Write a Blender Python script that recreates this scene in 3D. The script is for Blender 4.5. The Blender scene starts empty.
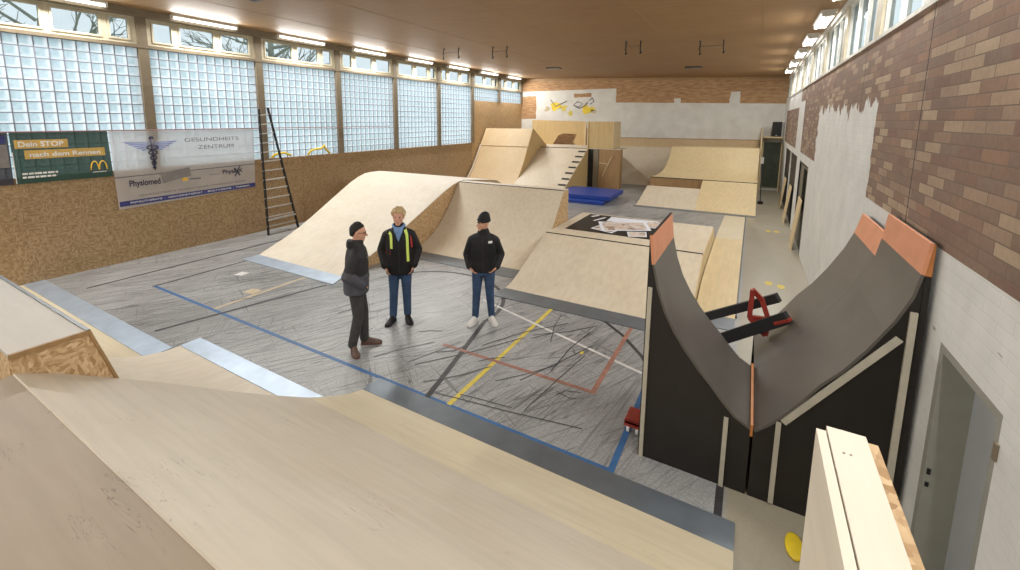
import bpy, bmesh, math, random
from mathutils import Vector, Matrix
random.seed(7)
sc = bpy.context.scene
COL = sc.collection
V = Vector

# ---------------------------------------------------------------- materials
def newmat(name):
    m = bpy.data.materials.new(name); m.use_nodes = True
    nt = m.node_tree; nt.nodes.clear()
    out = nt.nodes.new('ShaderNodeOutputMaterial')
    b = nt.nodes.new('ShaderNodeBsdfPrincipled')
    nt.links.new(b.outputs[0], out.inputs[0])
    return m, nt, b, out
def nd(nt, t, **kw):
    n = nt.nodes.new(t)
    for k, v in kw.items(): setattr(n, k, v)
    return n
def lk(nt, a, b): nt.links.new(a, b)
def pos(nt):
    return nd(nt, 'ShaderNodeNewGeometry').outputs['Position']
def mapping(nt, src, scale=(1,1,1), rot=(0,0,0), loc=(0,0,0)):
    n = nd(nt, 'ShaderNodeMapping')
    n.inputs['Scale'].default_value = scale; n.inputs['Rotation'].default_value = rot; n.inputs['Location'].default_value = loc
    lk(nt, src, n.inputs['Vector']); return n.outputs[0]
def noise(nt, vec, scale=1, detail=3, rough=.55, dist=0):
    n = nd(nt, 'ShaderNodeTexNoise'); n.inputs['Scale'].default_value = scale; n.inputs['Detail'].default_value = detail
    n.inputs['Roughness'].default_value = rough; n.inputs['Distortion'].default_value = dist
    lk(nt, vec, n.inputs['Vector']); return n
def ramp(nt, fac, stops, interp='LINEAR'):
    r = nd(nt, 'ShaderNodeValToRGB'); r.color_ramp.interpolation = interp
    e = r.color_ramp.elements
    while len(e) < len(stops): e.new(.5)
    for i, (p, c) in enumerate(stops):
        e[i].position = p
        e[i].color = (c, c, c, 1) if isinstance(c, (int, float)) else (*c, 1)
    lk(nt, fac, r.inputs[0]); return r.outputs[0]
def mix(nt, fac, a, b, mode='MIX'):
    n = nd(nt, 'ShaderNodeMix', data_type='RGBA', blend_type=mode)
    for sock, v in ((n.inputs[0], fac), (n.inputs[6], a), (n.inputs[7], b)):
        if hasattr(v, 'node'): lk(nt, v, sock)
        elif isinstance(v, (int, float)): sock.default_value = v
        else: sock.default_value = (*v, 1)
    return n.outputs[2]
def math_(nt, op, a, b=None, c=None):
    n = nd(nt, 'ShaderNodeMath', operation=op)
    for i, v in enumerate((a, b, c)):
        if v is None: continue
        if hasattr(v, 'node'): lk(nt, v, n.inputs[i])
        else: n.inputs[i].default_value = v
    return n.outputs[0]
def sep(nt, vec):
    n = nd(nt, 'ShaderNodeSeparateXYZ'); lk(nt, vec, n.inputs[0]); return n.outputs
def bump(nt, b, h, strength=.3, dist=.01):
    n = nd(nt, 'ShaderNodeBump'); n.inputs['Strength'].default_value = strength; n.inputs['Distance'].default_value = dist
    lk(nt, h, n.inputs['Height']); lk(nt, n.outputs[0], b.inputs['Normal'])
def S(r, g, b):  # sRGB 0-255 -> linear
    f = lambda c: (c/255/12.92) if c/255 <= .04045 else ((c/255+.055)/1.055)**2.4
    return (f(r), f(g), f(b))
def plain(name, col, rough=.6, metal=0, var=.12, scale=6, spec=.4):
    m, nt, b, _ = newmat(name)
    n = noise(nt, pos(nt), scale, 4)
    d = tuple(c*(1-var) for c in col); l = tuple(min(1, c*(1+var)) for c in col)
    lk(nt, ramp(nt, n.outputs[0], [(.3, d), (.7, l)]), b.inputs['Base Color'])
    b.inputs['Roughness'].default_value = rough; b.inputs['Metallic'].default_value = metal
    b.inputs['Specular IOR Level'].default_value = spec
    return m
def plywood(name, col, axis='y', var=.13, rough=.5, scuff=.5, warm=(1.04, .98, .9)):
    m, nt, b, _ = newmat(name)
    P = pos(nt)
    sc_ = {'x': (1.2, 14, 14), 'y': (14, 1.2, 14), 'z': (14, 14, 1.2)}[axis]
    g = noise(nt, mapping(nt, P, sc_), 1, 4, .6, .15)
    bl = noise(nt, P, .9, 4, .6)
    dk = tuple(c*(1-var) for c in col); lt = tuple(min(1, c*(1+var*.6)) for c in col)
    c1 = ramp(nt, g.outputs[0], [(.3, dk), (.62, lt)])
    c2 = mix(nt, .75, c1, ramp(nt, bl.outputs[0], [(.3, tuple(.86*w for w in warm)), (.7, (1, 1, 1))]), 'MULTIPLY')
    s = noise(nt, mapping(nt, P, (1.5, 9, 9), (0, .2, .7)), 1.1, 3, .6, 1.2)
    sm = math_(nt, 'ABSOLUTE', math_(nt, 'SUBTRACT', s.outputs[0], .5))
    sk = ramp(nt, sm, [(.0, 1), (.007, 0)])
    ms = noise(nt, P, 2.3, 2)
    f = math_(nt, 'MULTIPLY', math_(nt, 'MULTIPLY', sk, ramp(nt, ms.outputs[0], [(.56, 0), (.66, 1)])), scuff)
    lk(nt, mix(nt, f, c2, tuple(c*.45 for c in col)), b.inputs['Base Color'])
    b.inputs['Roughness'].default_value = rough; b.inputs['Specular IOR Level'].default_value = .35
    bump(nt, b, g.outputs[0], .08, .004)
    return m
def osb(name, lo, mid, hi, scale=16, rough=.75):
    m, nt, b, _ = newmat(name)
    P = pos(nt)
    w = noise(nt, P, 7, 2)
    add = nd(nt, 'ShaderNodeMix', data_type='VECTOR'); add.inputs[0].default_value = .06
    lk(nt, P, add.inputs[4]); lk(nt, w.outputs['Color'], add.inputs[5])
    def vor(sv, rot):
        v = nd(nt, 'ShaderNodeTexVoronoi'); v.inputs['Scale'].default_value = scale
        lk(nt, mapping(nt, add.outputs[1], sv, rot), v.inputs['Vector']); return v
    v1 = vor((1, .42, .95), (.5, .2, .3)); v2 = vor((.9, 1, .4), (-.4, .6, .9))
    pick = noise(nt, P, 5, 1)
    c = mix(nt, ramp(nt, pick.outputs[0], [(.46, 0), (.54, 1)]), v1.outputs['Color'], v2.outputs['Color'])
    bw = nd(nt, 'ShaderNodeRGBToBW'); lk(nt, c, bw.inputs[0])
    col = ramp(nt, bw.outputs[0], [(.18, lo), (.5, mid), (.8, hi)])
    big = noise(nt, P, .8, 2)
    col = mix(nt, .5, col, ramp(nt, big.outputs[0], [(.3, .8), (.7, 1.0)]), 'MULTIPLY')
    lk(nt, col, b.inputs['Base Color']); b.inputs['Roughness'].default_value = rough
    bump(nt, b, bw.outputs[0], .25, .004)
    return m
def emis(name, col, strength):
    m, nt, b, out = newmat(name)
    nt.nodes.remove(b)
    e = nd(nt, 'ShaderNodeEmission'); e.inputs[0].default_value = (*col, 1); e.inputs[1].default_value = strength
    lk(nt, e.outputs[0], out.inputs[0]); return m

def floor_material():
    m, nt, b, _ = newmat('floor_sports_lino')
    P = pos(nt); X, Y, Z = sep(nt, P)
    base = noise(nt, P, 40, 3, .7)
    c = ramp(nt, base.outputs[0], [(.3, S(138, 139, 138)), (.7, S(170, 171, 170))])
    big = noise(nt, P, .5, 4, .6)
    c = mix(nt, .8, c, ramp(nt, big.outputs[0], [(.3, .80), (.7, 1.05)]), 'MULTIPLY')
    # ridden zone is streaked with black wheel marks
    zone = noise(nt, P, .45, 2)
    inz = math_(nt, 'MULTIPLY', ramp(nt, math_(nt, 'ADD', math_(nt, 'MULTIPLY', X, -.25), math_(nt, 'MULTIPLY', zone.outputs[0], .5)), [(.2, .25), (.75, 1)]), 1)
    def streak(ang, along, across, width, lo, hi, seed):
        v = mapping(nt, mapping(nt, P, (1, 1, 1), (0, 0, ang)), (along*.6, across, 1), (0, 0, 0), (seed, seed*1.7, 0))
        n = noise(nt, v, 1, 2, .5, .25)
        l = ramp(nt, math_(nt, 'ABSOLUTE', math_(nt, 'SUBTRACT', n.outputs[0], .5)), [(0, 1), (width, 0)])
        msk = noise(nt, mapping(nt, P, (1, 1, 1), (0, 0, 0), (seed*3, seed, 0)), .8, 3, .6)
        return math_(nt, 'MULTIPLY', l, ramp(nt, msk.outputs[0], [(lo, 0), (hi, 1)]))
    tot = None
    for a in ((-.95, .3, 6, .016, .36, .50, 1.1), (-1.15, .28, 7, .016, .36, .50, 4.2), (-1.35, .3, 6, .015, .38, .52, 8.3), (.4, .35, 5, .012, .46, .6, 2.9), (-1.25, .3, 9, .014, .40, .56, 6.6), (-.7, .35, 7, .013, .42, .6, 12.1), (-1.45, .35, 6, .013, .42, .58, 15.1), (-2.4, .4, 6, .010, .48, .62, 21.7)):
        s = streak(*a)
        tot = s if tot is None else math_(nt, 'MAXIMUM', tot, s)
    # broad grey smears
    sm = noise(nt, mapping(nt, mapping(nt, P, (1, 1, 1), (0, 0, -1.2)), (.45, 2.2, 1)), 1.3, 5, .7, .9)
    smear = math_(nt, 'MULTIPLY', ramp(nt, sm.outputs[0], [(.47, 0), (.66, 1)]), .32)
    f = math_(nt, 'MULTIPLY', math_(nt, 'MAXIMUM', math_(nt, 'MULTIPLY', tot, .85), smear), inz)
    c = mix(nt, f, c, S(62, 62, 64))
    # beige tone mixed in along the brick wall side
    strip = ramp(nt, X, [(.0, 0), (.06, 1)])
    lk(nt, mix(nt, math_(nt, 'MULTIPLY', strip, .75), c, S(150, 140, 114)), b.inputs['Base Color'])
    lk(nt, ramp(nt, big.outputs[0], [(.3, .28), (.7, .45)]), b.inputs['Roughness'])
    b.inputs['Specular IOR Level'].default_value = .45
    return m

def brick_nodes(nt, P, u, v, bw=.34, rh=.08):
    cx = nd(nt, 'ShaderNodeCombineXYZ'); lk(nt, u, cx.inputs[0]); lk(nt, v, cx.inputs[1])
    t = nd(nt, 'ShaderNodeTexBrick'); lk(nt, cx.outputs[0], t.inputs['Vector'])
    t.inputs['Scale'].default_value = 1; t.inputs['Brick Width'].default_value = bw; t.inputs['Row Height'].default_value = rh
    t.inputs['Mortar Size'].default_value = .005; t.inputs['Mortar Smooth'].default_value = .3; t.inputs['Bias'].default_value = 0
    t.inputs['Color1'].default_value = (0, 0, 0, 1); t.inputs['Color2'].default_value = (1, 1, 1, 1); t.inputs['Mortar'].default_value = (.5, .5, .5, 1)
    return t
def brick_wall_material():
    m, nt, b, _ = newmat('brick_partly_painted')
    P = pos(nt); X, Y, Z = sep(nt, P)
    t = brick_nodes(nt, P, Y, Z)
    bw = nd(nt, 'ShaderNodeRGBToBW'); lk(nt, t.outputs['Color'], bw.inputs[0])
    col = ramp(nt, bw.outputs[0], [(0, S(122, 94, 80)), (.25, S(130, 104, 86)), (.45, S(124, 102, 88)), (.6, S(142, 110, 88)), (.72, S(146, 122, 102)), (.86, S(162, 138, 114)), (1, S(172, 150, 124))])
    n = noise(nt, P, 25, 4)
    col = mix(nt, .6, col, ramp(nt, n.outputs[0], [(.3, .78), (.7, 1.08)]), 'MULTIPLY')
    big = noise(nt, P, 1.2, 3)
    col = mix(nt, .7, col, ramp(nt, big.outputs[0], [(.3, .78), (.65, 1.05)]), 'MULTIPLY')
    col = mix(nt, t.outputs['Fac'], col, S(108, 90, 76))
    # dark expansion joints every 2.5 m
    ph = math_(nt, 'ABSOLUTE', math_(nt, 'SUBTRACT', math_(nt, 'MODULO', math_(nt, 'ADD', Y, 7.53), 2.5), 0.0))
    col = mix(nt, math_(nt, 'LESS_THAN', ph, .022), col, S(52, 44, 38))
    # white paint
    jag = noise(nt, mapping(nt, P, (0, 3.0, .5)), 1.0, 4, .7)
    jz = noise(nt, mapping(nt, P, (0, .3, 4)), 1.0, 3, .7)
    top = math_(nt, 'ADD', 2.95, math_(nt, 'MULTIPLY', jag.outputs[0], .85))
    y0 = math_(nt, 'ADD', 6.42, math_(nt, 'MULTIPLY', jz.outputs[0], .25))
    y1 = math_(nt, 'ADD', 11.3, math_(nt, 'MULTIPLY', jz.outputs[0], .9))
    blob = math_(nt, 'MULTIPLY', math_(nt, 'MULTIPLY', math_(nt, 'GREATER_THAN', Y, y0), math_(nt, 'LESS_THAN', Y, y1)), math_(nt, 'LESS_THAN', Z, top))
    low = math_(nt, 'LESS_THAN', Z, math_(nt, 'ADD', 2.325, math_(nt, 'MULTIPLY', jz.outputs[0], .02)))
    pil = math_(nt, 'MULTIPLY', math_(nt, 'MULTIPLY', math_(nt, 'GREATER_THAN', Y, 15.2), math_(nt, 'LESS_THAN', Y, 17.0)), math_(nt, 'LESS_THAN', Z, 3.75))
    far = math_(nt, 'GREATER_THAN', Y, 23.0)
    tp = math_(nt, 'MULTIPLY', math_(nt, 'GREATER_THAN', Y, 16.5), math_(nt, 'GREATER_THAN', Z, 3.6))
    msk = math_(nt, 'MAXIMUM', math_(nt, 'MAXIMUM', blob, low), math_(nt, 'MAXIMUM', math_(nt, 'MAXIMUM', pil, far), tp))
    wv = noise(nt, P, 3, 4)
    white = ramp(nt, wv.outputs[0], [(.3, S(204, 204, 200)), (.7, S(220, 220, 216))])
    white = mix(nt, math_(nt, 'MULTIPLY', t.outputs['Fac'], .07), white, S(130, 128, 122))
    spots = noise(nt, mapping(nt, P, (1, 1, 4)), 3.4, 3, .7)
    white = mix(nt, ramp(nt, spots.outputs[0], [(.70, 0), (.73, .7)]), white, S(120, 112, 104))
    lk(nt, mix(nt, msk, col, white), b.inputs['Base Color'])
    b.inputs['Roughness'].default_value = .85
    bump(nt, b, math_(nt, 'SUBTRACT', 1, t.outputs['Fac']), .35, .006)
    return m
def back_wall_material():
    m, nt, b, _ = newmat('painted_brick_back')
    P = pos(nt); X, Y, Z = sep(nt, P)
    t = brick_nodes(nt, P, X, Z)
    wv = noise(nt, P, 2.2, 4)
    white = ramp(nt, wv.outputs[0], [(.3, S(200, 197, 188)), (.7, S(214, 212, 204))])
    white = mix(nt, math_(nt, 'MULTIPLY', t.outputs['Fac'], .15), white, S(150, 145, 135))
    br = noise(nt, mapping(nt, P, (3, 3, 14)), 1, 4)
    brown = ramp(nt, br.outputs[0], [(.3, S(142, 104, 70)), (.7, S(184, 146, 104))])
    j = noise(nt, mapping(nt, P, (2.2, 1, 2.2)), 1, 3, .7)
    jx = math_(nt, 'MULTIPLY', j.outputs[0], .18)
    zr = math_(nt, 'ADD', 4.055, math_(nt, 'MULTIPLY', math_(nt, 'ADD', X, 2.6), -.027))   # boundary falls to the right
    isl = math_(nt, 'LESS_THAN', X, math_(nt, 'ADD', -6.55, jx))
    lim = math_(nt, 'ADD', math_(nt, 'MULTIPLY', isl, math_(nt, 'SUBTRACT', 4.9, zr)), math_(nt, 'MULTIPLY', zr, 1))
    above = math_(nt, 'GREATER_THAN', Z, lim)
    p1 = math_(nt, 'MULTIPLY', math_(nt, 'LESS_THAN', math_(nt, 'ABSOLUTE', math_(nt, 'SUBTRACT', X, -.88)), math_(nt, 'ADD', .12, jx)), math_(nt, 'LESS_THAN', Z, 4.55))
    p2 = math_(nt, 'MULTIPLY', math_(nt, 'LESS_THAN', math_(nt, 'ABSOLUTE', math_(nt, 'SUBTRACT', X, -3.4)), math_(nt, 'ADD', .06, jx)), math_(nt, 'LESS_THAN', Z, 4.3))
    above = math_(nt, 'MULTIPLY', above, math_(nt, 'SUBTRACT', 1, math_(nt, 'MAXIMUM', p1, p2)))
    left = math_(nt, 'MULTIPLY', math_(nt, 'LESS_THAN', X, math_(nt, 'ADD', -11.2, jx)), math_(nt, 'MULTIPLY', math_(nt, 'GREATER_THAN', Z, 3.3), math_(nt, 'LESS_THAN', Z, math_(nt, 'ADD', 4.55, jx))))
    hole = math_(nt, 'MULTIPLY', math_(nt, 'LESS_THAN', math_(nt, 'ABSOLUTE', math_(nt, 'SUBTRACT', X, -8.3)), .5), math_(nt, 'LESS_THAN', math_(nt, 'ABSOLUTE', math_(nt, 'SUBTRACT', Z, math_(nt, 'ADD', 4.5, jx))), .1))
    inside = math_(nt, 'MULTIPLY', math_(nt, 'LESS_THAN', math_(nt, 'ABSOLUTE', math_(nt, 'SUBTRACT', X, -8.9)), 1.2), math_(nt, 'LESS_THAN', Z, 2.8))
    msk = math_(nt, 'MAXIMUM', math_(nt, 'MAXIMUM', above, left), math_(nt, 'MAXIMUM', hole, inside))
    lk(nt, mix(nt, msk, white, brown), b.inputs['Base Color'])
    b.inputs['Roughness'].default_value = .85
    return m
def glass_block_material(name, clear=.0):
    m, nt, b, out = newmat(name)
    P = pos(nt); X, Y, Z = sep(nt, P)
    n = noise(nt, P, 14, 3, .6, .5)
    big = noise(nt, P, .55, 2)
    col = ramp(nt, n.outputs[0], [(.3, (.70, .78, .80)), (.7, (.93, .97, .98))])
    col = mix(nt, .8, col, ramp(nt, big.outputs[0], [(.3, (.80, .86, .86)), (.7, (1, 1, 1))]), 'MULTIPLY')
    tc = nd(nt, 'ShaderNodeTexCoord'); o3 = sep(nt, tc.outputs['Object'])
    def cell(c, o_, per): return math_(nt, 'FRACT', math_(nt, 'DIVIDE', math_(nt, 'ADD', c, o_), per))
    cu, cv = cell(o3[1], 1.2875, .21458), cell(o3[2], 0.0, .21077)
    edge = math_(nt, 'MAXIMUM', ramp(nt, cu, [(.60, 0), (.92, 1)]), ramp(nt, cv, [(.06, 1), (.30, 0)]))  # white highlight painted on the right and bottom rim of each block
    col = mix(nt, edge, mix(nt, 1, col, (.80, .84, .87), 'MULTIPLY'), (1, 1, 1))
    tr = nd(nt, 'ShaderNodeBsdfTranslucent'); lk(nt, col, tr.inputs[0])
    gl = nd(nt, 'ShaderNodeBsdfGlossy'); gl.inputs['Roughness'].default_value = .15
    mx = nd(nt, 'ShaderNodeMixShader'); mx.inputs[0].default_value = .05
    lk(nt, tr.outputs[0], mx.inputs[1]); lk(nt, gl.outputs[0], mx.inputs[2]); lk(nt, mx.outputs[0], out.inputs[0])
    nt.nodes.remove(b)
    return m
def pane_material():
    m, nt, b, out = newmat('window_glass'); nt.nodes.remove(b)
    n = noise(nt, pos(nt), 2, 2)
    tr = nd(nt, 'ShaderNodeBsdfTransparent'); lk(nt, ramp(nt, n.outputs[0], [(0, (.55, .59, .60)), (1, (.62, .66, .67))]), tr.inputs[0])
    gl = nd(nt, 'ShaderNodeBsdfGlossy'); gl.inputs['Roughness'].default_value = .05
    mx = nd(nt, 'ShaderNodeMixShader'); mx.inputs[0].default_value = .06
    lk(nt, tr.outputs[0], mx.inputs[1]); lk(nt, gl.outputs[0], mx.inputs[2]); lk(nt, mx.outputs[0], out.inputs[0])
    return m
def banner_material(name, col, trans=.25, transl=.3):
    m, nt, b, out = newmat(name)
    n = noise(nt, pos(nt), 3, 3)
    c = ramp(nt, n.outputs[0], [(.3, tuple(v*.9 for v in col)), (.7, col)])
    lk(nt, c, b.inputs['Base Color']); b.inputs['Roughness'].default_value = .5
    t = nd(nt, 'ShaderNodeBsdfTransparent'); l = nd(nt, 'ShaderNodeBsdfTranslucent'); lk(nt, c, l.inputs[0])
    a = nd(nt, 'ShaderNodeMixShader'); a.inputs[0].default_value = transl; lk(nt, b.outputs[0], a.inputs[1]); lk(nt, l.outputs[0], a.inputs[2])
    z = nd(nt, 'ShaderNodeMixShader'); z.inputs[0].default_value = trans; lk(nt, a.outputs[0], z.inputs[1]); lk(nt, t.outputs[0], z.inputs[2])
    lk(nt, z.outputs[0], out.inputs[0]); return m
def photo_material(name, seed):
    m, nt, b, _ = newmat(name)
    P = mapping(nt, pos(nt), (1, 1, 1), (0, 0, seed), (seed*3.1, seed, 0))
    n = noise(nt, P, 4.5, 5, .65, .8)
    lk(nt, ramp(nt, n.outputs[0], [(.34, S(96, 74, 62)), (.45, S(170, 140, 118)), (.52, S(220, 216, 214)), (.62, S(206, 176, 140)), (.72, S(240, 240, 244))]), b.inputs['Base Color'])
    b.inputs['Roughness'].default_value = .3
    return m

M = {}
M['floor'] = floor_material()
M['brick'] = brick_wall_material()
M['backwall'] = back_wall_material()
M['glassblock'] = glass_block_material('glass_block')
M['pane'] = pane_material()
M['osb'] = osb('osb_wall', S(142, 115, 80), S(160, 132, 95), S(176, 150, 114), 50)
M['osb2'] = osb('osb_ramp_side', S(164, 128, 84), S(192, 158, 114), S(214, 184, 142), 70)
M['osb_end'] = osb('osb_end_wall', S(168, 134, 88), S(186, 152, 106), S(200, 170, 126), 50)
M['ply_tan'] = plywood('tan_ply', S(196, 172, 134), 'y', .09)
M['ceiling'] = plywood('ceiling_ply', S(154, 120, 80), 'x', .12, .6, 0)
M['ply'] = plywood('birch_ply', S(210, 198, 176), 'y', .08)
M['ply_pale'] = plywood('pale_ply', S(216, 207, 190), 'y', .07)
M['ply_fore'] = plywood('fore_ply', S(200, 191, 174), 'x', .07, .5, .8)
M['ply_lower'] = plywood('fore_lower_ply', S(208, 197, 170), 'x', .07)
M['ply_deck'] = plywood('deck_ply', S(152, 139, 122), 'x', .08, .5, .9)
M['ply_warm'] = plywood('warm_ply', S(214, 194, 152), 'y', .08)
M['ply_wall'] = plywood('wall_ply', S(204, 176, 124), 'z', .1)
M['ply_brown'] = plywood('brown_ply', S(156, 124, 84), 'z', .14)
M['ply_grey'] = plywood('grey_deck', S(186, 182, 174), 'x', .05)
M['wood_edge'] = plywood('wood_edge', S(214, 194, 152), 'y', .08)
M['steel_reflect'] = plain('steel_window_reflection', S(176, 190, 206), .40, .55, .12, 3)  # same steel, reflection of the glass wall painted in as paler blue
M['steel'] = plain('galvanised_steel', S(120, 129, 137), .36, .6, .12, 3)
M['steel_dk'] = plain('dark_steel', S(96, 98, 100), .4, .7)
M['alu'] = plain('aluminium', S(190, 190, 186), .4, .4)
M['black'] = plain('black_board', S(25, 21, 19), .5, 0, .2)
M['blackpaint'] = plain('black_paint', S(34, 34, 36), .6)
M['pipe'] = plain('pipe_skin', S(84, 80, 74), .38, 0, .12, 2)
M['orange'] = plain('orange_tip', S(204, 136, 100), .5, 0, .08)
M['orange_edge'] = plain('orange_edge', S(176, 110, 56), .5)
M['batten'] = plain('batten', S(178, 172, 156), .6, .1)
M['red'] = plain('red_paint', S(150, 50, 38), .5)
M['blue_line'] = plain('blue_line', S(52, 96, 146), .5, 0, .15, 9)
M['yellow_line'] = plain('yellow_line', S(206, 184, 70), .5, 0, .12, 9)
M['red_line'] = plain('red_line', S(150, 104, 88), .5, 0, .2, 9)
M['white_line'] = plain('white_line', S(206, 204, 200), .5, 0, .15, 9)
M['tan_line'] = plain('tan_line', S(184, 168, 138), .5, 0, .15, 9)
M['skid'] = plain('skid_rubber', S(74, 74, 76), .5, 0, .25, 20)
M['black_line'] = plain('black_line', S(48, 48, 50), .5, 0, .2, 9)
M['frame'] = plain('cream_frame', S(190, 182, 158), .5)
M['post'] = plain('post_paint', S(118, 106, 86), .6)
M['mortar'] = plain('block_joint', S(128, 132, 146), .7)
M['whitepaint'] = plain('white_paint', S(206, 204, 196), .6)
M['doorpaint'] = plain('door_paint', S(158, 162, 164), .45, 0, .05)
M['doorframe'] = plain('door_frame', S(142, 142, 132), .5, 0, .06)
M['dark'] = plain('dark_recess', S(22, 22, 24), .6)
M['green'] = plain('dark_green_board', S(58, 66, 52), .5, 0, .25, 3)
M['mat_blue'] = plain('blue_vinyl', S(28, 62, 148), .35, 0, .12, 4)
M['tube'] = emis('tube_light', (1, .97, .93), 8)
M['lamp_body'] = plain('lamp_body', S(214, 210, 198), .5)
M['yellow'] = plain('yellow_vinyl', S(220, 190, 40), .5)
M['bark'] = plain('bark', S(150, 156, 142), .9)
M['ground'] = plain('outside_ground', S(186, 188, 182), .9)
M['b_green'] = banner_material('green_banner', S(26, 66, 54), .04, .06)
M['b_white'] = banner_material('white_banner', S(228, 225, 224), .16, .5)
M['b_dark'] = banner_material('dark_banner', S(46, 44, 54), .05, .1)
M['b_gold'] = plain('gold_print', S(196, 160, 84), .5)
M['b_navy'] = plain('navy_print', S(44, 48, 110), .5)
M['b_ink'] = plain('grey_ink', S(110, 106, 112), .5)
M['b_dkink'] = plain('dark_ink', S(46, 44, 66), .5)
M['b_palebl'] = plain('pale_blue_ink', S(140, 152, 206), .5)
M['b_white_ink'] = plain('white_ink', S(226, 226, 222), .5)
M['arches'] = plain('yellow_print', S(232, 186, 60), .5)
M['tape'] = plain('grey_tape', S(118, 114, 112), .5)
M['paper'] = plain('white_paper', S(226, 230, 238), .5, 0, .04)
for i in range(4): M['photo%d' % i] = photo_material('photo_print_%d' % i, .7+i*1.3)
# people
M['skin'] = plain('skin', S(204, 152, 126), .5, 0, .05)
M['jacket_black'] = plain('jacket_black', S(13, 13, 15), .7, 0, .25, 12)
M['jacket_grey'] = plain('jacket_grey', S(66, 68, 76), .7, 0, .15, 12)
M['jacket_char'] = plain('jacket_charcoal', S(34, 33, 36), .7, 0, .2, 12)
M['jeans'] = plain('blue_jeans', S(50, 72, 104), .8, 0, .28, 9)
M['jeans_dk'] = plain('dark_trousers', S(56, 54, 54), .8, 0, .25, 9)
M['shoe_brown'] = plain('brown_shoe', S(92, 72, 64), .6)
M['shoe_black'] = plain('black_shoe', S(18, 17, 18), .5)
M['shoe_white'] = plain('white_shoe', S(216, 212, 206), .5)
M['sole_red'] = plain('red_trim', S(96, 62, 54), .6)
M['hair_dk'] = plain('dark_hair', S(24, 20, 19), .7, 0, .3, 40)
M['hair_blond'] = plain('blond_hair', S(186, 160, 118), .7, 0, .25, 40)
M['hivis'] = plain('hivis_yellow', S(214, 238, 110), .5, 0, .05)
M['hivis_red'] = plain('red_patch', S(170, 44, 44), .6)
M['scarf'] = plain('blue_scarf', S(112, 146, 192), .8, 0, .12, 14)

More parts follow.
